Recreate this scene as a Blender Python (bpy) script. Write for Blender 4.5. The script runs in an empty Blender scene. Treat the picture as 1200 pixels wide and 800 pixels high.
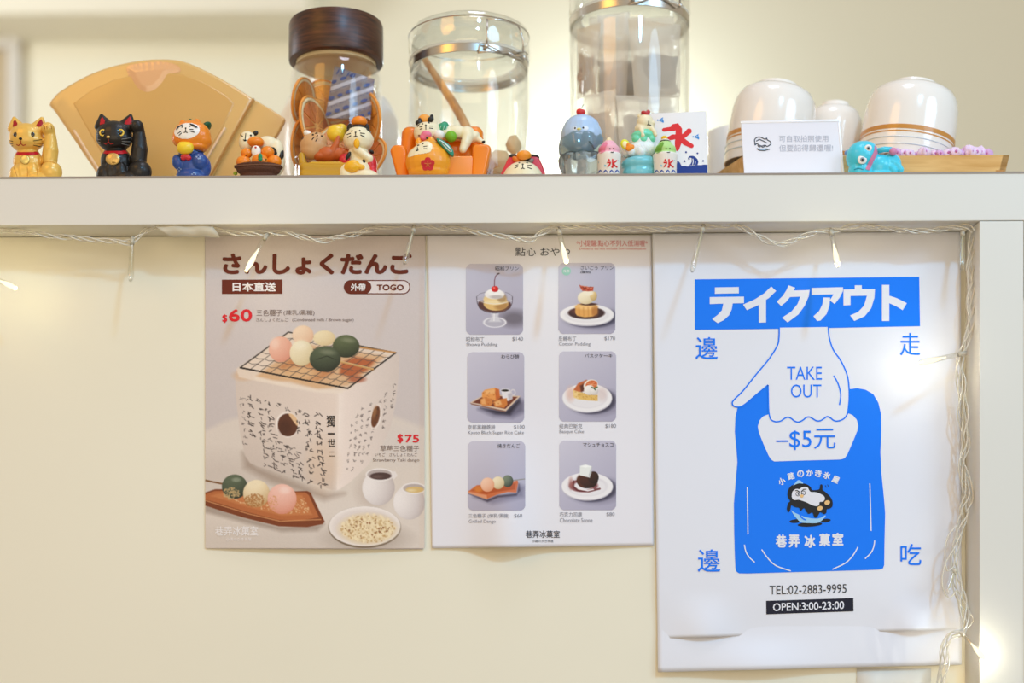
import bpy, bmesh, math, random
import numpy as np
from mathutils import Vector, Matrix, noise
from mathutils.bvhtree import BVHTree
from mathutils.geometry import tessellate_polygon

R = math.radians
random.seed(7)
RNG = np.random.RandomState(11)
SC = bpy.context.scene
COL = SC.collection

# ------------------------------------------------------------------ camera
F = 1750.0                    # focal length in pixels of the 1200 px wide frame
HZ = 710.0                    # image row of the horizon (level camera, shifted lens)
TH = R(1.05)                  # the camera is turned a little to the left
CZ = 1.0
YE = 1.382                    # front of the shelf
YP = 1.426                    # back panel
YW = 3.2                      # wall of the room
cam = bpy.data.cameras.new('camera')
cam.sensor_width = 36.0
cam.lens = F / 1200 * 36.0
cam.shift_x = F * math.tan(TH) / 1200
cam.shift_y = (HZ - 400) / 1200
cam.clip_start = 0.05
cam.dof.use_dof = True
cam.dof.focus_distance = 1.405
cam.dof.aperture_fstop = 2.2
co = bpy.data.objects.new('camera', cam)
co.location = (0, 0, CZ)
co.rotation_euler = (R(90), 0, TH)
COL.objects.link(co)
SC.camera = co

# ------------------------------------------------------------------ light
vs = SC.view_settings
vs.view_transform = 'Standard'
vs.look = 'None'
vs.gamma = 1.0
vs.exposure = -0.06
vs.use_curve_mapping = False
SC.cycles.transparent_max_bounces = 32
SC.cycles.max_bounces = 10
SC.cycles.sample_clamp_indirect = 6.0

w = bpy.data.worlds.new('room_light')
SC.world = w
w.use_nodes = True
bg = w.node_tree.nodes['Background']
bg.inputs[0].default_value = (1.0, 0.85, 0.65, 1)
bg.inputs[1].default_value = 0.52


def area(name, loc, target, size, power, colour, shape='DISK', spread=180):
    l = bpy.data.lights.new(name, 'AREA')
    l.shape = shape
    l.size = size
    l.energy = power
    l.color = colour
    l.spread = R(spread)
    o = bpy.data.objects.new(name, l)
    o.location = loc
    o.rotation_euler = (Vector(target) - Vector(loc)).to_track_quat('-Z', 'Y').to_euler()
    COL.objects.link(o)
    return o


# <LIGHTS>
area('ceiling_downlight', (0.84, -0.78, 2.98), (0.1, 1.42, 1.2), 0.22, 29, (0.24, 0.62, 1.0))
area('warm_fill_left', (-1.25, 0.1, 2.5), (-0.45, 1.42, 1.25), 0.9, 7.5, (1.0, 0.45, 0.06))  # added warm fill for the left side, no panel modelled
area('cool_fill_right', (1.55, 0.05, 2.1), (0.5, 1.42, 1.1), 0.9, 14.5, (0.46, 0.72, 1.0))  # added cool light for the post and right side, no window modelled
area('overhead_fill', (0.2, 1.05, 2.9), (0.0, 1.5, 1.4), 0.5, 6, (0.75, 0.8, 1.0))  # unseen soft light from overhead, no hanging lamp modelled
area('low_front_fill', (-0.2, -1.7, 0.8), (0.0, 1.42, 1.2), 2.4, 34, (1.0, 0.79, 0.53), 'SQUARE')  # added warm fill from low in front, lifts the shadow under the shelf
area('back_room_light', (-1.6, 2.0, 1.8), (-0.6, YW, 2.1), 0.6, 13.5, (0.84, 0.92, 1.0))
# </LIGHTS>


def lamp(name, loc, power, colour, radius):
    l = bpy.data.lights.new(name, 'POINT')
    l.energy = power
    l.color = colour
    l.shadow_soft_size = radius
    o = bpy.data.objects.new(name, l)
    o.location = loc
    COL.objects.link(o)


# small lamp on the far wall, behind the tall jar
lamp('wall_lamp', (0.225, YW - 0.15, 1.955), 5.4, (0.80, 0.93, 1.0), 0.03)


# ------------------------------------------------------------------ helpers
def lin(c):
    return c / 12.92 if c <= 0.04045 else ((c + 0.055) / 1.055) ** 2.4


def rgb(h):
    if isinstance(h, str):
        h = h.lstrip('#')
        h = [int(h[i:i + 2], 16) for i in (0, 2, 4)]
    return tuple(lin(v / 255) for v in h) + (1.0,)


MATS = {}


def mat(h, rough=0.5, metal=0.0, coat=0.0, emit=0.0, trans=0.0, sss=0.0, bump=0.0, bscale=400, vary=0.0, alpha=1.0, ior=1.45):
    key = (h, rough, metal, coat, emit, trans, sss, bump, bscale, vary, alpha, ior)
    if key in MATS:
        return MATS[key]
    m = bpy.data.materials.new('surface')
    m.use_nodes = True
    nt = m.node_tree
    b = nt.nodes['Principled BSDF']
    b.inputs['Base Color'].default_value = rgb(h)
    b.inputs['Roughness'].default_value = rough
    b.inputs['Metallic'].default_value = metal
    b.inputs['Coat Weight'].default_value = coat
    b.inputs['Coat Roughness'].default_value = 0.08
    b.inputs['Transmission Weight'].default_value = trans
    b.inputs['Subsurface Weight'].default_value = sss
    b.inputs['Subsurface Radius'].default_value = (0.004, 0.003, 0.002)
    b.inputs['Alpha'].default_value = alpha
    b.inputs['IOR'].default_value = ior
    if not coat and not metal and not trans:
        b.inputs['Specular IOR Level'].default_value = 0.3
    if emit:
        b.inputs['Emission Color'].default_value = rgb(h)
        b.inputs['Emission Strength'].default_value = emit
    if bump or vary:
        tc = nt.nodes.new('ShaderNodeTexCoord')
        n = nt.nodes.new('ShaderNodeTexNoise')
        n.inputs['Scale'].default_value = bscale
        n.inputs['Detail'].default_value = 4
        nt.links.new(tc.outputs['Object'], n.inputs['Vector'])
        if bump:
            bp = nt.nodes.new('ShaderNodeBump')
            bp.inputs['Strength'].default_value = bump
            bp.inputs['Distance'].default_value = 0.001
            nt.links.new(n.outputs['Fac'], bp.inputs['Height'])
            nt.links.new(bp.outputs['Normal'], b.inputs['Normal'])
        if vary:
            mx = nt.nodes.new('ShaderNodeMixRGB')
            c = rgb(h)
            mx.inputs[1].default_value = tuple(max(0, v * (1 - vary)) for v in c[:3]) + (1,)
            mx.inputs[2].default_value = tuple(min(1, v * (1 + vary)) for v in c[:3]) + (1,)
            nt.links.new(n.outputs['Fac'], mx.inputs[0])
            nt.links.new(mx.outputs[0], b.inputs['Base Color'])
    MATS[key] = m
    return m


def wood_mat(c1, c2, scale=(6, 60, 60), rough=0.45, axis_rot=(0, 0, 0), coat=0.0):
    m = bpy.data.materials.new('wood')
    m.use_nodes = True
    nt = m.node_tree
    b = nt.nodes['Principled BSDF']
    b.inputs['Roughness'].default_value = rough
    b.inputs['Coat Weight'].default_value = coat
    tc = nt.nodes.new('ShaderNodeTexCoord')
    mp = nt.nodes.new('ShaderNodeMapping')
    mp.inputs['Scale'].default_value = scale
    mp.inputs['Rotation'].default_value = axis_rot
    n = nt.nodes.new('ShaderNodeTexNoise')
    n.inputs['Scale'].default_value = 3.0
    n.inputs['Detail'].default_value = 6
    n.inputs['Distortion'].default_value = 0.6
    cr = nt.nodes.new('ShaderNodeValToRGB')
    cr.color_ramp.elements[0].color = rgb(c1)
    cr.color_ramp.elements[0].position = 0.3
    cr.color_ramp.elements[1].color = rgb(c2)
    cr.color_ramp.elements[1].position = 0.72
    L = nt.links.new
    L(tc.outputs['Object'], mp.inputs['Vector'])
    L(mp.outputs[0], n.inputs['Vector'])
    L(n.outputs['Fac'], cr.inputs[0])
    L(cr.outputs[0], b.inputs['Base Color'])
    return m


def thin_glass(tint=(0.985, 0.99, 0.985), base=0.03, edge=0.55, rough=0.02, name='clear_glass'):
    m = bpy.data.materials.new(name)
    m.use_nodes = True
    nt = m.node_tree
    nt.nodes.clear()
    out = nt.nodes.new('ShaderNodeOutputMaterial')
    t = nt.nodes.new('ShaderNodeBsdfTransparent')
    t.inputs[0].default_value = (*tint, 1)
    g = nt.nodes.new('ShaderNodeBsdfGlossy')
    g.inputs['Roughness'].default_value = rough
    g.inputs['Color'].default_value = (1, 1, 1, 1)
    lw = nt.nodes.new('ShaderNodeLayerWeight')
    lw.inputs['Blend'].default_value = 0.5
    pw = nt.nodes.new('ShaderNodeMath')
    pw.operation = 'POWER'
    pw.inputs[1].default_value = 2.6
    ma = nt.nodes.new('ShaderNodeMath')
    ma.operation = 'MULTIPLY_ADD'
    ma.inputs[1].default_value = edge
    ma.inputs[2].default_value = base
    mx = nt.nodes.new('ShaderNodeMixShader')
    L = nt.links.new
    L(lw.outputs['Facing'], pw.inputs[0])
    L(pw.outputs[0], ma.inputs[0])
    L(ma.outputs[0], mx.inputs[0])
    L(t.outputs[0], mx.inputs[1])
    L(g.outputs[0], mx.inputs[2])
    L(mx.outputs[0], out.inputs[0])
    return m


def veil(h, alpha, rough=0.5):
    """translucent sheet: part of the light passes straight through"""
    m = bpy.data.materials.new('translucent')
    m.use_nodes = True
    nt = m.node_tree
    nt.nodes.clear()
    out = nt.nodes.new('ShaderNodeOutputMaterial')
    t = nt.nodes.new('ShaderNodeBsdfTransparent')
    b = nt.nodes.new('ShaderNodeBsdfPrincipled')
    b.inputs['Base Color'].default_value = rgb(h)
    b.inputs['Roughness'].default_value = rough
    mx = nt.nodes.new('ShaderNodeMixShader')
    mx.inputs[0].default_value = alpha
    nt.links.new(t.outputs[0], mx.inputs[1])
    nt.links.new(b.outputs[0], mx.inputs[2])
    nt.links.new(mx.outputs[0], out.inputs[0])
    return m


def depth(x, Y):
    return -math.sin(TH) * x + math.cos(TH) * Y


def P(px, py, Y):
    """the point of the plane at distance Y that the photograph shows at (px, py)"""
    s, c = math.sin(TH), math.cos(TH)
    q = (px - 600) / F + math.tan(TH)
    x = Y * (q * c - s) / (c + q * s)
    return Vector((x, Y, CZ + (HZ - py) * depth(x, Y) / F))


def props(o, label=None, cat=None, group=None, kind=None):
    for k, v in (('label', label), ('category', cat), ('group', group), ('kind', kind)):
        if v:
            o[k] = v
    return o


def mesh_obj(name, verts, faces, m, parent=None, smooth=False, loc=None):
    me = bpy.data.meshes.new(name)
    me.from_pydata([tuple(v) for v in verts], [], faces)
    me.update()
    if smooth:
        me.polygons.foreach_set('use_smooth', [True] * len(me.polygons))
    for q in (m if isinstance(m, (list, tuple)) else [m]):
        me.materials.append(q)
    o = bpy.data.objects.new(name, me)
    COL.objects.link(o)
    if parent:
        o.parent = parent
    if loc is not None:
        o.location = loc
    return o


def bm_obj(name, bm, m, parent=None, smooth=True, loc=None):
    me = bpy.data.meshes.new(name)
    bm.normal_update()
    bm.to_mesh(me)
    bm.free()
    if smooth:
        me.polygons.foreach_set('use_smooth', [True] * len(me.polygons))
    for q in (m if isinstance(m, (list, tuple)) else [m]):
        me.materials.append(q)
    o = bpy.data.objects.new(name, me)
    COL.objects.link(o)
    if parent:
        o.parent = parent
    if loc is not None:
        o.location = loc
    return o


def add_box(bm, lo, hi):
    v = [bm.verts.new((x, y, z)) for x in (lo[0], hi[0]) for y in (lo[1], hi[1]) for z in (lo[2], hi[2])]
    for f in ((0, 1, 3, 2), (4, 6, 7, 5), (0, 4, 5, 1), (2, 3, 7, 6), (0, 2, 6, 4), (1, 5, 7, 3)):
        bm.faces.new([v[i] for i in f])


def box_obj(name, lo, hi, m, parent=None, bevel=0.0, seg=2):
    bm = bmesh.new()
    add_box(bm, lo, hi)
    if bevel:
        bmesh.ops.bevel(bm, geom=bm.edges[:], offset=bevel, segments=seg, profile=0.7, affect='EDGES')
    o = bm_obj(name, bm, m, parent, smooth=False)
    return o


def catmull(pts, n=6, closed=False):
    pts = [Vector(p) for p in pts]
    out = []
    N = len(pts)
    rng = range(N if closed else N - 1)
    for i in rng:
        if closed:
            p0, p1, p2, p3 = pts[(i - 1) % N], pts[i], pts[(i + 1) % N], pts[(i + 2) % N]
        else:
            p1, p2 = pts[i], pts[i + 1]
            p0 = pts[i - 1] if i else p1 * 2 - p2
            p3 = pts[i + 2] if i + 2 < N else p2 * 2 - p1
        for k in range(n):
            t = k / n
            out.append(0.5 * ((2 * p1) + (p2 - p0) * t + (2 * p0 - 5 * p1 + 4 * p2 - p3) * t * t + (3 * p1 - p0 - 3 * p2 + p3) * t ** 3))
    if not closed:
        out.append(pts[-1])
    return out


def tube_geo(pts, radii, n=8, caps=True):
    """verts and faces of a tube along pts (3-D), radius per point"""
    pts = [Vector(p) for p in pts]
    if not isinstance(radii, (list, tuple)):
        radii = [radii] * len(pts)
    V, Fc = [], []
    t0 = (pts[1] - pts[0]).normalized()
    ref = Vector((0, 1, 0)) if abs(t0.y) < 0.9 else Vector((1, 0, 0))
    nrm = t0.cross(ref).normalized()
    for i, p in enumerate(pts):
        a = pts[max(0, i - 1)]
        b = pts[min(len(pts) - 1, i + 1)]
        t = (b - a)
        t = t.normalized() if t.length > 1e-12 else t0
        nrm = (nrm - t * nrm.dot(t))
        nrm = nrm.normalized() if nrm.length > 1e-9 else t.orthogonal().normalized()
        bn = t.cross(nrm)
        for k in range(n):
            a_ = 2 * math.pi * k / n
            V.append(p + (nrm * math.cos(a_) + bn * math.sin(a_)) * radii[i])
    for i in range(len(pts) - 1):
        for k in range(n):
            Fc.append((i * n + k, i * n + (k + 1) % n, (i + 1) * n + (k + 1) % n, (i + 1) * n + k))
    if caps:
        Fc.append(tuple(range(n))[::-1])
        Fc.append(tuple((len(pts) - 1) * n + k for k in range(n)))
    return V, Fc


def join_geo(parts):
    V, Fc = [], []
    for v, f in parts:
        o = len(V)
        V += list(v)
        Fc += [tuple(i + o for i in q) for q in f]
    return V, Fc


def in_poly(x, y, poly):
    r = False
    j = len(poly) - 1
    for i in range(len(poly)):
        xi, yi = poly[i][0], poly[i][1]
        xj, yj = poly[j][0], poly[j][1]
        if (yi > y) != (yj > y) and x < (xj - xi) * (y - yi) / (yj - yi) + xi:
            r = not r
        j = i
    return r


def ellipse(cx, cy, rx, ry, rot=0, n=24):
    c, s = math.cos(R(rot)), math.sin(R(rot))
    return [(cx + rx * math.cos(a) * c - ry * math.sin(a) * s, cy + rx * math.cos(a) * s + ry * math.sin(a) * c)
            for a in (2 * math.pi * i / n for i in range(n))]


ZS = CZ + (HZ - 204.5) * YE / F           # shelf top
ZU = CZ + (HZ - 261.0) * YE / F           # shelf underside


class Fig:
    """A thing on the shelf. Its parts are given by where they sit in the photo (x, y) and by w, how far they come forward, all in
    pixels at the distance Y of the thing; local coordinates are metres from the middle of its base."""

    def __init__(s, name, label, cat, cx, Y, group=None, base=None):
        s.cx, s.Y = cx, Y
        x = P(cx, 300, Y).x
        s.S = depth(x, Y) / F
        zb = ZS if base is None else base
        s.yb = HZ - (zb - CZ) / s.S
        s.root = bpy.data.objects.new(name, None)
        s.root.empty_display_size = 0.02
        s.root.location = (x, Y, zb)
        COL.objects.link(s.root)
        props(s.root, label, cat, group)
        s.trees = []

    def pt(s, x, y, w=0.0):
        return Vector(((x - s.cx) * s.S, -w * s.S, (s.yb - y) * s.S))

    def pp(s, x, y, w=0.0):
        """the point w in front of the thing's middle plane that the photo shows at (x, y)"""
        k = 1 - w * s.S / s.Y
        return s.pt(600 + (x - 600) * k, HZ - (HZ - y) * k, w)

    # -- solids
    def _ell(s, bm, e, seg=20):
        x, y, w, rx, ry, rw = e[:6]
        rot = e[6] if len(e) > 6 else 0
        M = Matrix.Translation(s.pp(x, y, w)) @ Matrix.Rotation(R(-rot), 4, 'Y') @ Matrix.Diagonal((rx * s.S, rw * s.S, ry * s.S, 1))
        bmesh.ops.create_uvsphere(bm, u_segments=seg, v_segments=max(8, seg * 2 // 3), radius=1, matrix=M)

    def ell(s, part, m, *es, parent=None, seg=20, track=False):
        bm = bmesh.new()
        for e in es:
            s._ell(bm, e, seg)
        o = bm_obj(part, bm, m, parent or s.root)
        if track:
            s.track(o)
        return o

    def track(s, o):
        me = o.data
        s.trees.append(BVHTree.FromPolygons([v.co.copy() for v in me.vertices], [tuple(p.vertices) for p in me.polygons]))

    def surf(s, x, y, default=None):
        """how far forward the sculpted body comes at (x, y)"""
        o = s.pp(x, y, 200)
        dr = (s.pp(x, y, 0) - o).normalized()
        best = None
        for t in s.trees:
            h = t.ray_cast(o, dr)
            if h[0] is not None:
                wv = -h[0].y / s.S
                if best is None or wv > best:
                    best = wv
        return best if best is not None else default

    def blob(s, part, m, es, voxel=1.0, smooth=6, clamp=True, track=True, parent=None, extra=None):
        """one sculpted surface grown over ellipsoids (and tubes in extra)"""
        bm = bmesh.new()
        for e in es:
            s._ell(bm, e)
        for pts, rad in (extra or []):
            V, Fc = tube_geo([s.pp(*p) for p in pts], [r * s.S for r in rad] if isinstance(rad, (list, tuple)) else rad * s.S, 12)
            vs_ = [bm.verts.new(v) for v in V]
            for f in Fc:
                bm.faces.new([vs_[i] for i in f])
            for p, r in zip(pts, rad if isinstance(rad, (list, tuple)) else [rad] * len(pts)):
                s._ell(bm, (p[0], p[1], p[2], r, r, r))
        me = bpy.data.meshes.new(part)
        bm.to_mesh(me)
        bm.free()
        o = bpy.data.objects.new(part, me)
        COL.objects.link(o)
        md = o.modifiers.new('r', 'REMESH')
        md.mode = 'VOXEL'
        md.voxel_size = voxel * s.S
        if smooth:
            sm = o.modifiers.new('s', 'SMOOTH')
            sm.iterations = smooth
            sm.factor = 0.5
        dg = bpy.context.evaluated_depsgraph_get()
        nm = bpy.data.meshes.new_from_object(o.evaluated_get(dg))
        nm.name = part
        bpy.data.objects.remove(o)
        bpy.data.meshes.remove(me)
        if clamp:
            for v in nm.vertices:
                if v.co.z < 0:
                    v.co.z = 0
        nm.polygons.foreach_set('use_smooth', [True] * len(nm.polygons))
        nm.materials.clear()
        nm.materials.append(m)
        o = bpy.data.objects.new(part, nm)
        COL.objects.link(o)
        o.parent = parent or s.root
        if track:
            s.track(o)
        return o

    def prism(s, part, m, poly, w0, w1, bevel=1.5, seg=3, parent=None, track=False, clamp=True, smooth=True):
        """an outline given in the photo, extruded in depth from w0 (back) to w1 (front), edges rounded"""
        bm = bmesh.new()
        fr = [s.pp(x, y, w1) for x, y in poly]
        f1 = [bm.verts.new(p) for p in fr]
        f0 = [bm.verts.new((p.x, -w0 * s.S, p.z)) for p in fr]
        n = len(poly)
        bm.faces.new(f0)
        bm.faces.new(f1[::-1])
        for i in range(n):
            bm.faces.new((f0[i], f1[i], f1[(i + 1) % n], f0[(i + 1) % n]))
        bmesh.ops.recalc_face_normals(bm, faces=bm.faces[:])
        if bevel:
            if n > 12:
                ed = [e for e in bm.edges if (e.verts[0] in f0 and e.verts[1] in f0) or (e.verts[0] in f1 and e.verts[1] in f1)]
            else:
                ed = bm.edges[:]
            bmesh.ops.bevel(bm, geom=ed, offset=bevel * s.S, segments=seg, profile=0.5, affect='EDGES', clamp_overlap=True)
        if clamp:
            for v in bm.verts:
                if v.co.z < 0:
                    v.co.z = 0
        bmesh.ops.triangulate(bm, faces=[f for f in bm.faces if len(f.verts) > 4])
        o = bm_obj(part, bm, m, parent or s.root, smooth=smooth)
        if smooth:
            me = o.data
            try:
                me.set_sharp_from_angle(angle=R(40))
            except Exception:
                pass
        if track:
            s.track(o)
        return o

    def lathe(s, part, m, prof, x=None, w=0.0, n=64, parent=None, tilt=(0, 0), smooth=True, track=False, close=False):
        """prof: (radius px, row y px) from one end to the other, turned about the vertical through x"""
        x = s.cx if x is None else x
        V, Fc = [], []
        for r, y in prof:
            for k in range(n):
                a = 2 * math.pi * k / n
                V.append(s.pt(x + r * math.sin(a), y, w + r * math.cos(a)))
        for i in range(len(prof) - 1):
            for k in range(n):
                Fc.append((i * n + k, i * n + (k + 1) % n, (i + 1) * n + (k + 1) % n, (i + 1) * n + k))
        if close:
            i = len(prof) - 1
            for k in range(n):
                Fc.append((i * n + k, i * n + (k + 1) % n, (k + 1) % n, k))
        if tilt != (0, 0):
            c = s.pt(x, s.yb, w)
            M = Matrix.Translation(c) @ Matrix.Rotation(R(tilt[0]), 4, 'Y') @ Matrix.Rotation(R(tilt[1]), 4, 'X') @ Matrix.Translation(-c)
            V = [M @ v for v in V]
        o = mesh_obj(part, V, Fc, m, parent or s.root, smooth)
        bm = bmesh.new()
        bm.from_mesh(o.data)
        bmesh.ops.remove_doubles(bm, verts=bm.verts[:], dist=1e-7)
        bmesh.ops.recalc_face_normals(bm, faces=bm.faces[:])
        bm.to_mesh(o.data)
        bm.free()
        if smooth:
            o.data.polygons.foreach_set('use_smooth', [True] * len(o.data.polygons))
            try:
                o.data.set_sharp_from_angle(angle=R(45))
            except Exception:
                pass
        if track:
            s.track(o)
        return o

    def tube(s, part, m, pts, r, n=8, parent=None, spline=0):
        if spline:
            pts = [tuple(v) for v in catmull(pts, spline)]
        if isinstance(r, (list, tuple)) and spline:
            k = len(pts)
            r = [r[min(len(r) - 1, int(i / (k - 1) * (len(r) - 1)))] * (1 - (i / (k - 1) * (len(r) - 1)) % 1) +
                 r[min(len(r) - 1, int(i / (k - 1) * (len(r) - 1)) + 1)] * ((i / (k - 1) * (len(r) - 1)) % 1) for i in range(k)]
        V, Fc = tube_geo([s.pp(*p) for p in pts], [q * s.S for q in r] if isinstance(r, (list, tuple)) else r * s.S, n)
        return mesh_obj(part, V, Fc, m, parent or s.root, True)

    # -- paint that follows the sculpted surface
    def patch(s, part, m, polys, off=0.25, step=0.5, parent=None):
        V, Fc = [], []
        for ip, poly in enumerate(polys):
            xs = [p[0] for p in poly]
            ys = [p[1] for p in poly]
            nx = int((max(xs) - min(xs)) / step) + 2
            ny = int((max(ys) - min(ys)) / step) + 2
            idx = {}
            for j in range(ny):
                for i in range(nx):
                    x, y = min(xs) + i * step, min(ys) + j * step
                    if in_poly(x, y, poly):
                        sw = s.surf(x, y)
                        if sw is not None:
                            idx[(i, j)] = (len(V), sw)
                            V.append(s.pp(x, y, sw + off + 0.03 * ip))
            for (i, j), (a, wa) in idx.items():
                q = [(i, j), (i + 1, j), (i + 1, j + 1), (i, j + 1)]
                if all(k in idx for k in q):
                    ws = [idx[k][1] for k in q]
                    if max(ws) - min(ws) < 4 * step:
                        Fc.append(tuple(idx[k][0] for k in q))
        if not Fc:
            return None
        return mesh_obj(part, V, Fc, m, parent or s.root, True)

    def strokes(s, part, m, lines, r=0.4, off=0.15, parent=None):
        geo = []
        for ln in lines:
            pts = []
            for a, b in zip(ln[:-1], ln[1:]):
                k = max(2, int(math.hypot(b[0] - a[0], b[1] - a[1]) / 0.7))
                pts += [(a[0] + (b[0] - a[0]) * t / k, a[1] + (b[1] - a[1]) * t / k) for t in range(k)]
            pts.append(ln[-1])
            q = [(x, y, s.surf(x, y)) for x, y in pts]
            q = [s.pp(x, y, z + off) for x, y, z in q if z is not None]
            if len(q) > 1:
                geo.append(tube_geo(q, r * s.S, 6))
        if geo:
            V, Fc = join_geo(geo)
            return mesh_obj(part, V, Fc, m, parent or s.root, True)

    def bead(s, part, m, x, y, rx, ry=None, thick=0.5, rot=0, parent=None):
        """a small painted or inlaid oval on the surface"""
        ry = ry or rx
        sw = s.surf(x, y, 0)
        return s.ell(part, m, (x, y, sw, rx, ry, thick, rot), parent=parent, seg=14)


def cat_face(g, eyes, nose, mouth_w, ink, r=0.45, er=1.1, whisk=(), parent=None):
    """dot eyes, nose, split mouth and whiskers painted in one colour"""
    lines = [[(nose[0], nose[1]), (nose[0], nose[1] + 4)],
             [(nose[0] - mouth_w, nose[1] + 5.2), (nose[0] - mouth_w * .4, nose[1] + 5), (nose[0], nose[1] + 4), (nose[0] + mouth_w * .4, nose[1] + 5), (nose[0] + mouth_w, nose[1] + 5.2)]]
    g.strokes('face_paint', ink, lines + [list(l) for l in whisk], r, parent=parent)
    for e in eyes:
        g.bead('eye', ink, e[0], e[1], er, er, 0.5, parent=parent)
    g.bead('nose', ink, nose[0], nose[1], 1.2, 0.8, 0.6, parent=parent)


INK = mat('#1c1714', 0.5)

# ------------------------------------------------------------------ room
WALLM = mat('#e6dec4', 0.8, vary=0.02, bscale=3)


def wall_z(py, Y):
    return CZ + (HZ - py) * Y / F


o = box_obj('wall_back', (-3.2, YW, 0), (3.2, YW + 0.1, 3.2), WALLM)
props(o, kind='structure')
o = box_obj('floor', (-3.2, -2.0, -0.05), (3.2, YW + 0.1, 0), mat('#8c7a66', 0.5, vary=0.1, bscale=8))
props(o, kind='structure')
# boxed soffit along the top of the wall, on the left
o = box_obj('trim_1', (-3.2, wall_z(12, 3.034) * 0 + 3.034, wall_z(48, YW)), (P(372, 40, YW).x, YW, 2.75), mat('#e8e0c9', 0.8), bevel=0.012)
props(o, kind='structure')

# picture frame on the wall, cut by the left edge
pf = bpy.data.objects.new('picture_frame', None)
pf.location = P(-40, 300, YW)
COL.objects.link(pf)
props(pf, 'white framed pale pinkish board on the far wall behind the gold lucky cat', 'picture frame')
a = P(-110, 43, YW - 0.02) - pf.location
b = P(24, 260, YW - 0.02) - pf.location
fw = 0.027
pf.location.z = pf.location.z
for nm, lo, hi in (('frame', (a.x, -0.03, a.z - fw), (b.x, 0, a.z)), ('frame', (b.x - fw, -0.03, b.z), (b.x, 0, a.z - fw)),
                   ('frame', (a.x, -0.03, b.z), (a.x + fw, 0, a.z - fw)), ('frame', (a.x + fw, -0.03, b.z), (b.x - fw, 0, b.z + fw))):
    box_obj(nm, lo, hi, mat('#cfc8bb', 0.5), pf, bevel=0.004)
box_obj('board', (a.x + fw, -0.012, b.z + fw), (b.x - fw, -0.002, a.z - fw), mat('#b9a685', 0.7), pf)

# ------------------------------------------------------------------ the shelf unit
SHELF = mat('#e1e0d8', 0.42, vary=0.015, bscale=5)
PANEL = mat('#efecda', 0.5, vary=0.03, bscale=4)
su = bpy.data.objects.new('shelf_unit', None)
su.location = (0, YE, 0)
COL.objects.link(su)
props(su, 'white shelf unit with thick top board, right post and cream back panel', 'shelf')
xr0, xr1 = P(1148, 500, YE).x, P(1199.5, 500, YE).x


def loc_box(nm, lo, hi, m, bevel=0.0008):
    return box_obj(nm, (lo[0], lo[1] - YE, lo[2]), (hi[0], hi[1] - YE, hi[2]), m, su, bevel=bevel)


loc_box('top_board', (-0.75, YE, ZU), (0.75, YE + 0.36, ZS), SHELF)
loc_box('side_post', (xr0, YE, 0), (xr1, YE + 0.36, ZU - 0.0006), SHELF)
loc_box('back_panel', (-0.75, YP, 0), (xr0, YP + 0.012, ZU - 0.0006), PANEL, bevel=0)
# thin dark edge strip along the top front edge
o = loc_box('edge_strip', (-0.75, YE - 0.0004, ZS - 0.0016), (0.75, YE + 0.002, ZS + 0.0002), mat('#9a9086', 0.5), bevel=0)

# ------------------------------------------------------------------ coffee filter fan
g = Fig('coffee_filter', 'large glossy amber fan-shaped coffee filter behind the black lucky cat', 'coffee filter', 195, 1.475)
AMB = mat('#dcb46f', 0.30, coat=0.6, sss=0.15, vary=0.05, bscale=14)
AMB2 = mat('#d4a860', 0.34, coat=0.5, sss=0.15, vary=0.06, bscale=14)
yb = g.yb
arc = [(57, 117), (70, 104), (100, 87), (130, 76), (163, 69.5), (190, 68), (215, 71), (245, 84), (272, 99), (298, 116)]
arc = [tuple(p[:2]) for p in catmull([(x, y, 0) for x, y in arc], 4)]
outer = arc + [(257, 190), (232, yb)] + [(132, yb), (113, 203), (88, 166), (62, 128), (56, 121)]
g.prism('filter_body', AMB, outer, -11, 7, bevel=5, seg=4, track=True, clamp=False)
inner = [(84, 120), (106, 104), (132, 92), (163, 85), (190, 83), (215, 86), (240, 96), (266, 112), (276, 121), (262, 150), (240, 186), (218, yb - 8), (146, yb - 8), (128, 196), (104, 156)]
g.prism('raised_face', AMB2, inner, 2, 7.9, bevel=3.5, seg=5, clamp=False)
g.prism('side_flap', AMB, [(298, 116.5), (318, 128), (335, 139.5), (326, 157), (303, 190), (272, yb), (233, yb), (258, 190)], -8, 2, bevel=2.5, seg=3, clamp=False)
g.tube('crimped_seam', mat('#b98545', 0.5), [(297.5, 116, 6), (277, 152, 6.5), (256, 190, 6.5), (236, 226, 6)], 1.2, spline=4)
# wrinkle of the glossy wrapping under the crest; pinkish colour paints its highlight
wr = [(148, 78), (163, 73.5), (190, 72), (208, 76), (212, 84), (200, 88), (193, 98), (184, 107), (172, 111), (160, 106), (152, 94)]
wr = [tuple(p[:2]) for p in catmull([(x, y, 0) for x, y in wr], 4, True)]
V, Fc, ix = [], [], {}
for j_ in range(60):
    for i_ in range(90):
        x_, y_ = 144 + i_ * .8, 68 + j_ * .8
        if in_poly(x_, y_, wr):
            dd = min(math.hypot(x_ - p[0], y_ - p[1]) for p in wr)
            f_ = min(1, dd / 11)
            ix[(i_, j_)] = len(V)
            V.append(g.pp(x_, y_, 7.3 + 2.4 * f_ * f_ * (3 - 2 * f_)))
for (i_, j_), k_ in ix.items():
    q_ = [(i_, j_), (i_, j_ + 1), (i_ + 1, j_ + 1), (i_ + 1, j_)]
    if all(t in ix for t in q_):
        Fc.append([ix[t] for t in q_])
mesh_obj('wrinkle_highlight', V, Fc, mat('#e6b27e', 0.22, coat=1.0, sss=0.1), g.root, True)
g.tube('wrap_fold', mat('#ecc9a0', 0.15, coat=1.0), [(86, 152, 6.5), (100, 175, 7.2), (118, 203, 7.2)], 1.8, spline=4)
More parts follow.
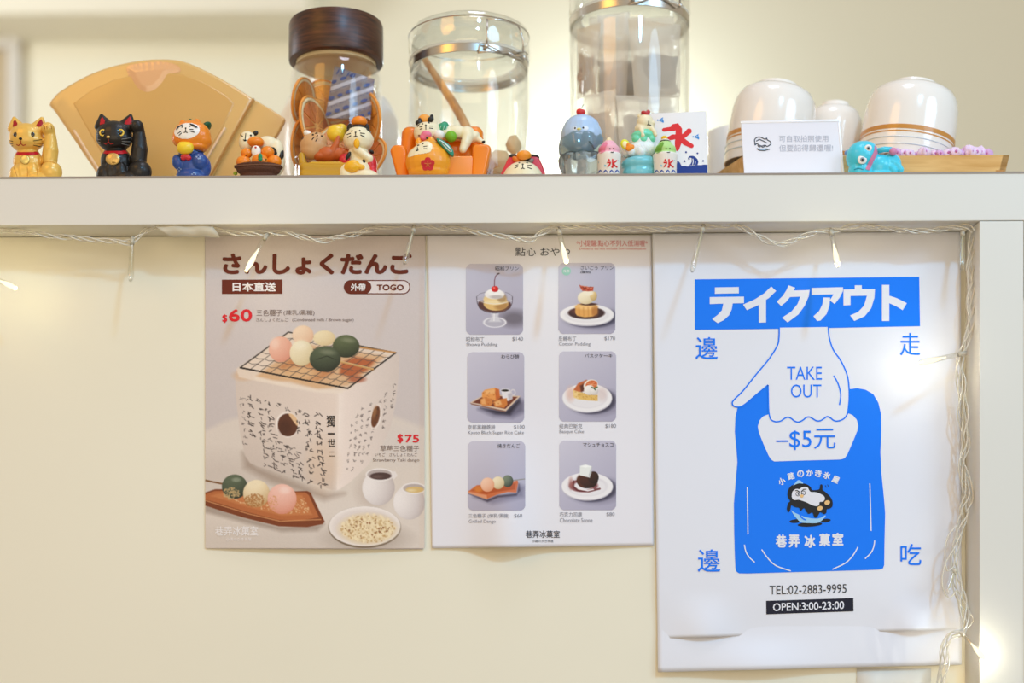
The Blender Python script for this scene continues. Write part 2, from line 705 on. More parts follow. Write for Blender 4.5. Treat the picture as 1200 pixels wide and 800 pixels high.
g.tube('wrap_fold', mat('#ecc9a0', 0.15, coat=1.0), [(264, 150, 8), (252, 170, 8.5), (240, 190, 8)], 1.6, spline=4)

# ------------------------------------------------------------------ white vase behind the wooden-lidded jar
g = Fig('white_vase', 'rounded white vase hidden behind the jar with the wooden lid', 'vase', 397, 1.64)
yb = g.yb
g.lathe('vase_body', mat('#eee9df', 0.3, coat=0.4), [(0.1, yb), (46, yb), (58, yb - 14), (70, 200), (72, 165), (69, 140), (60, 122), (44, 112), (36, 106), (36, 98), (38, 94), (34, 95), (31, 106), (0.1, 116)])

# ------------------------------------------------------------------ jars
GLASS = thin_glass()
GLASSR = thin_glass((0.97, 0.985, 0.98), 0.08, 0.75, 0.03)
STEEL = mat('#d2cec6', 0.24, metal=1.0)


def jar_wall(g, r, ytop, ybot, t=2.2, part='glass_body', m=None, shoulder=None):
    pr = [(0.1, ybot), (r * .80, ybot), (r * .95, ybot - 1.5), (r, ybot - 7)]
    if shoulder:
        pr += shoulder
    else:
        pr += [(r, ytop)]
    re = pr[-1][0]
    ins = [(re - t, pr[-1][1])] + [(max(q[0] - t, 0.1), q[1]) for q in pr[::-1][1:-3]] + [(r - t, ybot - 9), (r * .9, ybot - 5), (0.1, ybot - 4)]
    return g.lathe(part, m or GLASS, pr + ins, n=72)


# 1: wooden lid, dried orange slices
YJ = 1.50
JB = Fig('storage_jar', 'glass jar with a dark wooden lid, filled with dried orange slices', 'jar', 394, YJ)
g = JB
yb = g.yb
jar_wall(g, 53.5, 88, yb, shoulder=[(53.5, 96), (52, 87), (47, 80), (45.5, 76), (45.5, 60)])
WAL = wood_mat('#24120b', '#5d3520', scale=(14, 14, 120), rough=0.38, axis_rot=(0, R(90), 0.2))
g.lathe('wooden_lid', WAL, [(0.1, 27.5), (50, 27.5), (53.6, 29), (55, 32.5), (55.4, 72), (54.6, 74.5), (52, 75.6), (47.5, 75.6), (47, 74)], n=72)
g.lathe('lid_seal', mat('#d9c69c', 0.5), [(46.8, 74.4), (46.6, 79), (44, 80), (38, 80), (36, 78), (0.1, 78)], n=64)
PULP = {}
for k, h in enumerate(('#e08c3a', '#c9743e', '#ee9f45', '#d58652')):
    PULP[k] = mat(h, 0.35, vary=0.35, bscale=260, bump=0.6, sss=0.1)
RIND = mat('#ea9a44', 0.45, bump=0.5, vary=0.25, bscale=200)
PITH = mat('#f0d8a8', 0.6, bump=0.4, vary=0.2, bscale=200)


def orange_slice(x, y, w, r, yaw, roll, k, label, thick=3.0, wob=0.5):
    gg = JB
    root = bpy.data.objects.new('dried_orange_slice', None)
    root.empty_display_size = 0.01
    COL.objects.link(root)
    root.location = gg.root.location + gg.pp(x, y, w)
    root.rotation_euler = (R(roll), 0, R(yaw))
    S = gg.S
    props(root, label, 'dried orange', 'dried orange slices in the wooden-lidded jar')
    n = 30

    def ring(r0, r1, h, part, m, seed):
        V, Fc = [], []
        for i in range(n):
            a = 2 * math.pi * i / n
            bend = wob * math.sin(2 * a + seed) * 3
            for rr, hh in ((r0, -h), (r1, -h * .8), (r1, h * .8), (r0, h)):
                q = 1 + 0.05 * math.sin(3 * a + seed)
                V.append((rr * q * S * math.cos(a), (hh + bend * rr / r) * S, rr * q * S * math.sin(a)))
        for i in range(n):
            j = (i + 1) % n
            for c in range(4):
                d = (c + 1) % 4
                Fc.append((i * 4 + c, j * 4 + c, j * 4 + d, i * 4 + d))
        return mesh_obj(part, V, Fc, m, root, True)
    ring(r * .93, r, thick * .5, 'rind', RIND, k)
    ring(r * .82, r * .935, thick * .4, 'pith', PITH, k)
    # pulp: nine wedges in one mesh
    V, Fc = [], []
    ns = 9
    for q in range(ns):
        a0, a1 = 2 * math.pi * (q + .06) / ns, 2 * math.pi * (q + .94) / ns
        c = len(V)
        am = (a0 + a1) / 2
        pts = [(r * .12, am)] + [(r * .80, a0 + (a1 - a0) * t / 4) for t in range(5)]
        for hh in (-thick * .35, thick * .35):
            for rr, aa in pts:
                bend = wob * math.sin(2 * aa + k) * 3 * rr / r
                V.append((rr * S * math.cos(aa), (hh + bend) * S, rr * S * math.sin(aa)))
        m_ = len(pts)
        Fc.append(tuple(c + i for i in range(m_)))
        Fc.append(tuple(c + m_ + i for i in range(m_))[::-1])
        for i in range(m_):
            Fc.append((c + i, c + (i + 1) % m_, c + m_ + (i + 1) % m_, c + m_ + i))
    mesh_obj('pulp', V, Fc, PULP[k % 4], root, False)
    mesh_obj('membrane', [(r * .83 * S * math.cos(a) * 1, (wob * math.sin(2 * a + k) * 3 * .83) * S, r * .83 * S * math.sin(a)) for a in (2 * math.pi * i / 24 for i in range(24))] + [(0, 0, 0)],
             [(i, (i + 1) % 24, 24) for i in range(24)], mat('#e0a057', 0.5), root, True)


SL = [(356, 118, 22, 27, 70, 12, 0, 'dried orange slice standing against the left glass of the jar'),
      (371, 148, 32, 34, 64, -8, 1, 'dried orange slice with cream rind facing left of the blue packet'),
      (434, 142, 18, 33, -68, 6, 2, 'dried orange slice leaning right of the blue packet'),
      (396, 168, 38, 26, 8, -24, 3, 'dark dried orange slice just under the blue packet'),
      (355, 170, 16, 30, 74, 10, 2, 'bright dried orange slice low on the left, behind the reclining cat'),
      (432, 186, 24, 28, -44, -10, 1, 'dried orange slice low on the right, behind the red-coated cat'),
      (412, 126, -14, 32, -20, 10, 0, 'dried orange slice behind the blue packet'),
      (384, 122, -8, 30, 24, -14, 2, 'dried orange slice behind the pulp-facing slice'),
      (396, 206, 16, 34, 5, -60, 0, 'dried orange slice lying low behind the yellow lemon'),
      (372, 214, 4, 30, 40, -70, 3, 'dried orange slice at the bottom of the jar on its left'),
      (420, 216, -6, 30, -30, -72, 1, 'dried orange slice at the bottom of the jar on its right')]
for q in SL:
    orange_slice(*q)


def pillow(g, part, m, quad, w, thick, n=14, parent=None, wob=0.0, seed=0, power=0.6, ragged=0.0):
    """a stuffed sachet: four corners (x, y, w) in order, bulging towards its middle"""
    A, B, C, D = [Vector(q) for q in quad]
    V, Fc = [], []
    for side in (1, -1):
        for j in range(n + 1):
            for i in range(n + 1):
                u, v = i / n, j / n
                p = A.lerp(B, u).lerp(D.lerp(C, u), v)
                if ragged:
                    p = p + Vector((noise.noise(Vector((u * 4, v * 4, seed))), noise.noise(Vector((u * 4, v * 4, seed + 9))), 0)) * ragged * (abs(2 * u - 1) ** 2 + abs(2 * v - 1) ** 2) * 1.6
                bu = max(0, (1 - (2 * u - 1) ** 2) * (1 - (2 * v - 1) ** 2)) ** power
                d = side * thick * bu + wob * noise.noise(Vector((u * 3.1 + seed, v * 3.1, side * .3 + seed)))
                V.append(g.pp(p.x, p.y, p.z + w) + Vector((0, -d * g.S, 0)))
    N = (n + 1) ** 2
    for j in range(n):
        for i in range(n):
            q = (j * (n + 1) + i, j * (n + 1) + i + 1, (j + 1) * (n + 1) + i + 1, (j + 1) * (n + 1) + i)
            Fc.append(q)
            Fc.append(tuple(N + t for t in q)[::-1])
    return mesh_obj(part, V, Fc, m, parent or g.root, True)


# the drying sachet in the jar
h = Fig('desiccant_sachet', 'blue and white printed paper sachet among the orange slices in the jar', 'sachet', 410, YJ)
o = pillow(h, 'sachet_body', mat('#90888d', 0.45, vary=0.3, bscale=300), [(392, 77, -4), (439, 93, 0), (434, 141, 4), (381, 138, 3)], 30, 4.5, 18, wob=1.5)
h.track(o)
SBL, SWH = mat('#46558e', 0.45), mat('#c3c0cb', 0.5)
BRN_ = mat('#87797a', 0.5, vary=0.3, bscale=300)


def band(y0_, sl_, xa, xb, hh):
    return [(xa, y0_ - hh), (xb, y0_ - hh + sl_ * (xb - xa)), (xb, y0_ + hh + sl_ * (xb - xa)), (xa, y0_ + hh)]


h.patch('printed_band', SWH, [band(y_, -.36, 382, 441, 2.6) for y_ in (106, 123, 140, 156)], 0.25, 0.6)
h.patch('printed_shade', BRN_, [band(y_, -.36, 382, 441, 3.2) for y_ in (114, 148)], 0.2, 0.6)
mk = []
for row, y_ in enumerate((99, 109, 117, 127, 134, 144, 151, 160)):
    for i_ in range(7):
        x_ = 381 + 10.5 * i_ + (row % 3) * 3.4
        yy_ = y_ - .36 * (x_ - 382)
        if row % 2 == 0:
            mk.append(ellipse(x_, yy_, 4.6 - (i_ % 2), 2.4, -20, 14))
        else:
            mk += [ellipse(x_ - 3, yy_ + 1, 1.1, .9, 0, 8), ellipse(x_, yy_, 1.1, .9, 0, 8), ellipse(x_ + 3, yy_ - 1, 1.1, .9, 0, 8)]
mk += [ellipse(396, 84, 1.2, 5, 30), ellipse(402, 84, 1.2, 5, 30), ellipse(408, 87, 1.2, 4, 30), ellipse(415, 89, 1.2, 4, 30)]
h.patch('printed_mark', SBL, mk, 0.6, 0.5)


# 2: clip-top jar with the wooden stick
g = Fig('clip_jar', 'short clear clip-top jar holding a wooden stick, behind the orange sofa', 'jar', 549.5, 1.515)
yb = g.yb
RJ = 70.5
jar_wall(g, RJ, 84, yb, shoulder=[(RJ, 98), (RJ * .985, 92), (RJ * .94, 87), (RJ * .93, 80)])
g.lathe('glass_lid', GLASSR, [(RJ * .92, 76), (RJ * 1.0, 74), (RJ * 1.01, 70), (RJ * 1.0, 46), (RJ * .985, 41), (RJ * .95, 38.5), (RJ * .6, 37.5), (0.1, 37),
                              (0.1, 40.5), (RJ * .88, 42), (RJ * .91, 46), (RJ * .92, 60)], n=72)
g.lathe('steel_band', STEEL, [(RJ * .955, 76), (RJ * .985, 76), (RJ * .985, 85), (RJ * .955, 85)], n=72, close=True)
g.lathe('rubber_seal', veil('#efece4', 0.35), [(RJ * .80, 73), (RJ * 1.0, 73), (RJ * 1.0, 76), (RJ * .80, 76)], n=72, close=True)
g.lathe('rim_wire', STEEL, [(RJ * 1.0, 44.6), (RJ * 1.012, 45.4), (RJ * 1.0, 46.2)], n=72, close=True)


def on_rim(g, cx, r, x, y):
    """the point of the jar's round front wall that shows at (x, y) of the photo"""
    w_ = 0
    for _ in range(5):
        dx = 600 + (x - 600) * (1 - w_ * g.S / g.Y) - cx
        w_ = math.sqrt(max(0, r * r - dx * dx))
    return (x, y, w_)


def bail(g, cx, r, pts, wires, rad=1.0):
    geo = []
    for ln in wires:
        q = [on_rim(g, cx, r, *p) for p in ln]
        geo.append(tube_geo([g.pp(*p) for p in q], rad * g.S, 8))
    V, Fc = join_geo(geo)
    mesh_obj('wire_bail', V, Fc, STEEL, g.root, True)
    for p in pts:
        q = on_rim(g, cx, r, *p)
        g.ell('pivot', STEEL, (q[0], q[1], q[2], 2.6, 2.6, 2.6), seg=14)


bail(g, 549.5, RJ + 2, [(570, 54.5), (614, 68)], [
    [(571, 22), (571, 40), (570.5, 52)], [(571, 22), (590, 24), (606, 30), (609, 34)], [(609, 34), (613, 48), (613, 62)],
    [(560, 62), (563, 50), (570, 52)], [(570, 52), (582, 58), (588, 61.5), (598, 62), (613, 62)], [(560, 62), (576, 60), (588, 61.5)],
    [(596, 62), (605, 67), (613, 71)], [(613, 71), (618, 64), (613, 60)]], 1.0)

h = Fig('wooden_stick', 'light wooden stir stick leaning inside the short clip-top jar', 'stick', 549.5, 1.515)
h.tube('stick', wood_mat('#b07a42', '#dca868', scale=(40, 40, 8), rough=0.5), [(497, 68, -30), (515, 96, -18), (533, 124, -6), (552, 160, 8), (585, h.yb - 12, 24)], [3.6, 4.6, 5.2, 5.4, 4.8], 12, spline=5)


def lump(name, label, cat, x, y, w, r, m, seed, group, gfig, squash=(1, 1, 1), amp=0.28, sub=3):
    bm = bmesh.new()
    bmesh.ops.create_icosphere(bm, subdivisions=sub, radius=1)
    for v in bm.verts:
        d = 1 + amp * noise.noise(v.co * 1.7 + Vector((seed, seed * .7, 0))) + amp * .4 * noise.noise(v.co * 4.3 + Vector((0, seed, seed)))
        v.co = Vector((v.co.x * squash[0], v.co.y * squash[1], v.co.z * squash[2])) * d * r * gfig.S
    o = bm_obj(name, bm, m, None, smooth=True)
    o.location = gfig.root.location + gfig.pp(x, y, w)
    props(o, label, cat, group)
    return o


BRS = mat('#e3c08e', 0.5, vary=0.15, bscale=200, bump=0.5, sss=0.2)
BRS2 = mat('#cda673', 0.5, vary=0.2, bscale=220, bump=0.5)
for k, (x, y, w_, r_, m_, sq, lb) in enumerate([
        (584, 190, 36, 13, BRS, (1.2, 1, 1), 'tan sugar lump in the short clip-top jar, beside the sofa arm'),
        (602, 170, 26, 9, BRS, (.9, .9, 1.2), 'upright tan sugar lump above the flat red-coated cat'),
        (588, 206, 44, 12, BRS2, (1.2, 1, .8), 'darker brown sugar lump low in the short clip-top jar'),
        (604, 198, 20, 13, BRS, (1, 1, 1), 'tan sugar lump just behind the flat red-coated cat'),
        (566, 212, 20, 14, BRS2, (1.3, 1, .8), 'brown sugar lump behind the sofa'),
        (540, 216, 30, 13, BRS, (1.3, 1, .8), 'pale brown sugar lump behind the round orange cat'),
        (510, 214, 26, 14, BRS2, (1.2, 1, .8), 'brown sugar lump at the left of the short clip-top jar')]):
    lump('sugar_lump', lb, 'sugar lump', x, y, w_, r_, m_, k * 3.3, 'sugar lumps in the short clip-top jar', g, sq)

# 3: tall clip-top jar with paper sachets
g = Fig('clip_jar', 'tall clear clip-top jar packed with beige paper tea bags', 'jar', 737.5, 1.525)
TJ = g
yb = g.yb
RT = 70.0
jar_wall(g, RT, 30, yb, shoulder=[(RT, 46), (RT * .985, 40), (RT * .95, 35), (RT * .94, 28)])
g.lathe('glass_lid', GLASSR, [(RT * .92, 25), (RT * 1.0, 23), (RT * 1.01, 19), (RT * 1.0, -6), (RT * .985, -11), (RT * .95, -13.5), (RT * .6, -15), (0.1, -15.5),
                              (0.1, -12), (RT * .88, -10), (RT * .91, -6), (RT * .92, 9)], n=72)
g.lathe('steel_band', STEEL, [(RT * .965, 25), (RT * 1.0, 25), (RT * 1.0, 33.5), (RT * .965, 33.5)], n=72, close=True)
g.lathe('rubber_seal', veil('#efece4', 0.35), [(RT * .80, 22), (RT * 1.0, 22), (RT * 1.0, 25), (RT * .80, 25)], n=72, close=True)
bail(g, 737.5, RT + 2, [(742, -1), (797, 7)], [[(736, 6), (740, -3), (748, -5)], [(748, -5), (765, -6), (780, 0), (792, 9), (797, 7)], [(790, -30), (796, -10), (797, 7)], [(742, -40), (742, -1)],
                                              [(736, 6), (752, 1), (766, -4)]], 1.1)
BAGM = veil('#f0e4d2', 0.42, 0.7)
BAGW = veil('#f5ede2', 0.42, 0.6)
LEAF = mat('#7a6f66', 0.8, vary=1.5, bscale=260, bump=1.0)
LEAF2 = mat('#a98f7c', 0.8, vary=1.2, bscale=260, bump=1.0)
BAGS = [([(736, 22, 10), (797, 30, 4), (797, 114, 8), (744, 122, 14)], 28, 7, [(744, 66, 0), (792, 62, 0), (793, 110, 0), (749, 114, 0)], LEAF, 'tea bag with grey leaves at the upper right of the tall jar', 1),
        ([(676, 34, -4), (704, 26, 6), (699, 112, 8), (676, 116, -2)], 28, 6, [(677, 66, 0), (697, 64, 0), (696, 104, 0), (678, 110, 0)], LEAF2, 'tea bag with brown leaves at the upper left of the tall jar', 2),
        ([(700, 18, 0), (738, 14, 6), (734, 128, 4), (704, 126, 0)], 8, 6, [(706, 80, 0), (730, 80, 0), (730, 120, 0), (708, 120, 0)], LEAF2, 'folded tea bag standing in the middle of the tall jar', 3),
        ([(684, 112, 6), (722, 104, 10), (726, 176, 12), (690, 178, 6)], 28, 7, [(690, 135, 0), (716, 130, 0), (720, 170, 0), (694, 172, 0)], LEAF2, 'tea bag low on the left, behind the blue penguin', 4),
        ([(722, 112, 10), (796, 112, 0), (794, 172, 2), (726, 180, 12)], 34, 8, [(732, 136, 0), (786, 132, 0), (786, 166, 0), (734, 172, 0)], LEAF, 'tea bag low on the right, behind the bear', 5),
        ([(676, 170, 0), (742, 168, 6), (740, 232, 6), (682, 236, 0)], 20, 9, [(686, 190, 0), (734, 188, 0), (732, 226, 0), (690, 228, 0)], LEAF2, 'tea bag at the bottom of the tall jar behind the pink cup', 6),
        ([(734, 172, 4), (798, 168, 0), (794, 234, 0), (738, 236, 4)], 22, 9, [(742, 190, 0), (790, 188, 0), (788, 228, 0), (744, 230, 0)], LEAF2, 'tea bag at the bottom of the tall jar behind the white plaque', 7),
        ([(690, 20, 0), (790, 20, 0), (786, 130, 0), (694, 128, 0)], -22, 9, [(700, 70, 0), (780, 70, 0), (778, 120, 0), (704, 120, 0)], LEAF, 'tea bag against the back glass of the tall jar', 8),
        ([(688, 126, 0), (790, 126, 0), (786, 232, 0), (694, 232, 0)], -20, 9, [(700, 150, 0), (780, 150, 0), (778, 222, 0), (704, 222, 0)], LEAF2, 'tea bag low against the back glass of the tall jar', 9)]
for quad, w_, th, inner, lm, lb, sd in BAGS:
    r_ = bpy.data.objects.new('tea_bag', None)
    r_.empty_display_size = 0.01
    r_.location = TJ.root.location
    COL.objects.link(r_)
    props(r_, lb, 'tea bag', 'paper tea bags in the tall clip-top jar')
    pillow(TJ, 'paper_bag', BAGM if sd % 3 else BAGW, quad, w_, th, 16, r_, wob=2.6, seed=sd * 2.3, power=0.45)
    pillow(TJ, 'tea_leaves', lm, inner, w_, th * .86, 18, r_, wob=1.0, seed=sd * 1.3, power=0.4, ragged=3.0)

# ------------------------------------------------------------------ bamboo tray with bowls and pink blossoms
BAM = wood_mat('#c9964f', '#e6bd7c', scale=(5, 60, 60), rough=0.4, coat=0.2)
YT0, YT1 = 1.435, 1.575
tf = Fig('bamboo_tray', 'pale bamboo tray under the upturned white bowls', 'tray', 1020, (YT0 + YT1) / 2)
xl, xr = P(870, 190, YT0).x, P(1183, 190, YT0).x
xlb = P(798, 190, YT1).x            # the tray widens towards its back left corner
zt = P(1100, 182, YT0).z
z0 = ZS
x0, yy0 = tf.root.location.x, tf.root.location.y


def wallq(nm, a0, a1, b0, b1):
    """a board of the tray: bottom edge a0-a1, top edge b0-b1 on the outside, 6 mm thick towards the tray's middle"""
    c = Vector(((xl + xr) / 2, yy0, 0))
    V = []
    for p in (a0, a1, b1, b0):
        V.append(Vector(p))
    inn = []
    for p in V:
        d = Vector((c.x - p.x, c.y - p.y, 0))
        n_ = Vector((0, math.copysign(1, d.y), 0)) if abs(a0[1] - a1[1]) < 1e-6 else Vector((math.copysign(1, d.x), 0, 0))
        inn.append(p + n_ * 0.006)
    allv = [q - tf.root.location for q in V + inn]
    return mesh_obj(nm, allv, [(0, 1, 2, 3), (7, 6, 5, 4), (0, 4, 5, 1), (1, 5, 6, 2), (2, 6, 7, 3), (3, 7, 4, 0)], BAM, tf.root)


fl = 0.006
wallq('side_board', (xl + fl, YT0 + fl, z0), (xr - fl, YT0 + fl, z0), (xl, YT0, zt), (xr, YT0, zt))
wallq('side_board', (xlb + fl, YT1 - fl, z0), (xr - fl, YT1 - fl, z0), (xlb, YT1, zt), (xr, YT1, zt))
wallq('end_board', (xl + fl, YT0 + fl, z0), (xlb + fl, YT1 - fl, z0), (xl, YT0, zt), (xlb, YT1, zt))
wallq('end_board', (xr - fl, YT0 + fl, z0), (xr - fl, YT1 - fl, z0), (xr, YT0, zt), (xr, YT1, zt))
ZF = zt - 0.0006
fp_ = [(xl + .008 - x0, YT0 + .008 - yy0), (xr - .008 - x0, YT0 + .008 - yy0), (xr - .008 - x0, YT1 - .008 - yy0), (xlb + .010 - x0, YT1 - .008 - yy0)]
mesh_obj('tray_floor', [(x, y, 0) for x, y in fp_] + [(x, y, ZF - z0) for x, y in fp_], [(3, 2, 1, 0), (4, 5, 6, 7), (0, 1, 5, 4), (1, 2, 6, 5), (2, 3, 7, 6), (3, 0, 4, 7)], BAM, tf.root)
o = box_obj('finger_joint', (P(1168, 190, YT0).x - x0, YT0 - 0.0004 + .003 - yy0, P(1170, 200.5, YT0).z - z0), (P(1178.5, 190, YT0).x - x0, YT0 + .004 - yy0, P(1170, 194.5, YT0).z - z0), mat('#b9803c', 0.5), tf.root)

CER = mat('#f1ebe2', 0.16, coat=0.7)
CERW = mat('#f3eee8', 0.2, coat=0.6)
GOLDB = mat('#c98a3c', 0.35, coat=0.3)
BLUEG = mat('#cfdbe4', 0.15, coat=0.8)


def bowl(cx, Y, label, R0, ytop, yrim, tilt, nested=True):
    g = Fig('white_bowl', label, 'bowl', cx, Y, 'white bowls stacked upside down on the bamboo tray', base=ZF)
    H = yrim - ytop
    yr = g.yb - 0.4
    # the outside from the foot ring down to the rim, then the inside
    def Y_(t):
        return yr - (yr - ytop) * (1 - t)
    prof = [(0.1, Y_(.05)), (R0 * .36, Y_(.05)), (R0 * .40, Y_(.0)), (R0 * .46, Y_(.0)), (R0 * .49, Y_(.045)), (R0 * .68, Y_(.07)), (R0 * .83, Y_(.12)), (R0 * .925, Y_(.20)), (R0 * .975, Y_(.32)), (R0 * .995, Y_(.48)), (R0, Y_(.66)),
            (R0 * .995, Y_(.84)), (R0 * .975, Y_(1.0)), (R0 * .945, Y_(1.0)), (R0 * .95, Y_(.66)), (R0 * .90, Y_(.36)), (R0 * .6, Y_(.16)), (0.1, Y_(.13))]
    b_ = g.lathe('bowl_body', CER, prof, tilt=tilt)
    def rr(t):
        return R0 * (1.0 if t < .7 else 1.0 - .025 * (t - .7) / .3)
    for t0, t1, nm, m_ in ((.665, .715, 'gold_band', GOLDB), (.735, .75, 'gold_band', GOLDB)):
        g.lathe(nm, m_, [(rr(t0) * .99, Y_(t0)), (rr(t0) + .35, Y_(t0)), (rr(t1) + .35, Y_(t1)), (rr(t1) * .99, Y_(t1))], tilt=tilt, close=True)
    for t0, t1, nm, m_ in ((.79, .83, 'pale_blue_ring', BLUEG), (.87, .91, 'pale_blue_ring', BLUEG)):
        g.lathe(nm, m_, [(rr(t0) * .98, Y_(t0)), (rr(t0) + .9, Y_((t0 + t1) / 2)), (rr(t1) * .98, Y_(t1))], tilt=tilt, close=True)
    # keep the tilted bowl standing on the tray
    zmin = min((v.co.z for v in b_.data.vertices))
    for ch in g.root.children:
        ch.location.z = -zmin
    return g


bowl(1058, 1.497, 'upturned white bowl with gold bands at the right end of the tray', 54, 106, 200, (9, 0))
bowl(896.5, 1.497, 'upturned white bowl behind the small printed card', 49.5, 106, 200, (9, 0))
bowl(972, 1.545, 'upturned white bowl half hidden between two larger bowls', 34, 124, 200, (4, 0))
g = Fig('white_cup', 'small white cup at the left end of the tray, beside the red-lettered plaque', 'cup', 862, 1.625)
yb = g.yb
g.lathe('cup_body', CERW, [(0.1, yb), (26, yb), (31, yb - 3), (33, yb - 16), (34, 158), (33.4, 156), (31.5, 157), (31, yb - 16), (26, yb - 6), (0.1, yb - 5)])

BLO = mat('#ead0e6', 0.7, sss=0.3, bump=0.5)
BLO2 = mat('#dcaed6', 0.7, sss=0.3, bump=0.5)
spots = [(1050 + 8.6 * i + 1.5 * math.sin(i * 2.7), 178.2, 1.4455 + .004 * (i % 2), 6.0 + .9 * math.sin(i * 1.9)) for i in range(12)] + [(1127, 177, 1.459, 8.0), (1136, 175, 1.458, 9.6), (1147, 174.6, 1.459, 9.0), (1156, 176, 1.457, 7.4), (1117, 177.4, 1.460, 7.0), (1068, 177, 1.461, 7.2)]
for k, (x, y, Yb, r_) in enumerate(spots):
    bf = Fig('pink_blossom', 'small pale pink artificial blossom in the bamboo tray', 'blossom', x, Yb, 'pink blossoms in the bamboo tray', base=ZF)
    bm = bmesh.new()
    bmesh.ops.create_icosphere(bm, subdivisions=3, radius=1)
    for v in bm.verts:
        a = math.atan2(v.co.y, v.co.x)
        d = 1 + 0.2 * math.sin(5 * a + k) * (1 - abs(v.co.z)) + 0.3 * noise.noise(v.co * 3 + Vector((k * 1.7, 0, 0)))
        v.co = v.co * d * r_ * bf.S
    zmin = min(v.co.z for v in bm.verts)
    for v in bm.verts:
        v.co.z -= zmin
    bm_obj('petals', bm, BLO if k % 3 else BLO2, bf.root)
    ze = max(v.co.z for v in bf.root.children[0].data.vertices)
    bm = bmesh.new()
    bmesh.ops.create_icosphere(bm, subdivisions=2, radius=r_ * .3 * bf.S, matrix=Matrix.Translation((0, -r_ * .8 * bf.S, ze * .55)))
    bm_obj('flower_heart', bm, mat('#c77ab5', 0.7), bf.root)

# ------------------------------------------------------------------ figurines along the front of the shelf
YF_ = 1.409
CREAM = mat('#efe3bd', 0.42, coat=0.15)
WHITEP = mat('#f1ece2', 0.4, coat=0.2)
ORANGE = mat('#f08a1c', 0.38, coat=0.3, bump=0.05)
ORANGE2 = mat('#f2971f', 0.36, coat=0.4)
BLACKP = mat('#1b1815', 0.45, coat=0.12)
REDP = mat('#c8202a', 0.35, coat=0.3)
GREEN = mat('#2f8b46', 0.4, coat=0.2)
DKGREEN = mat('#28583a', 0.45)


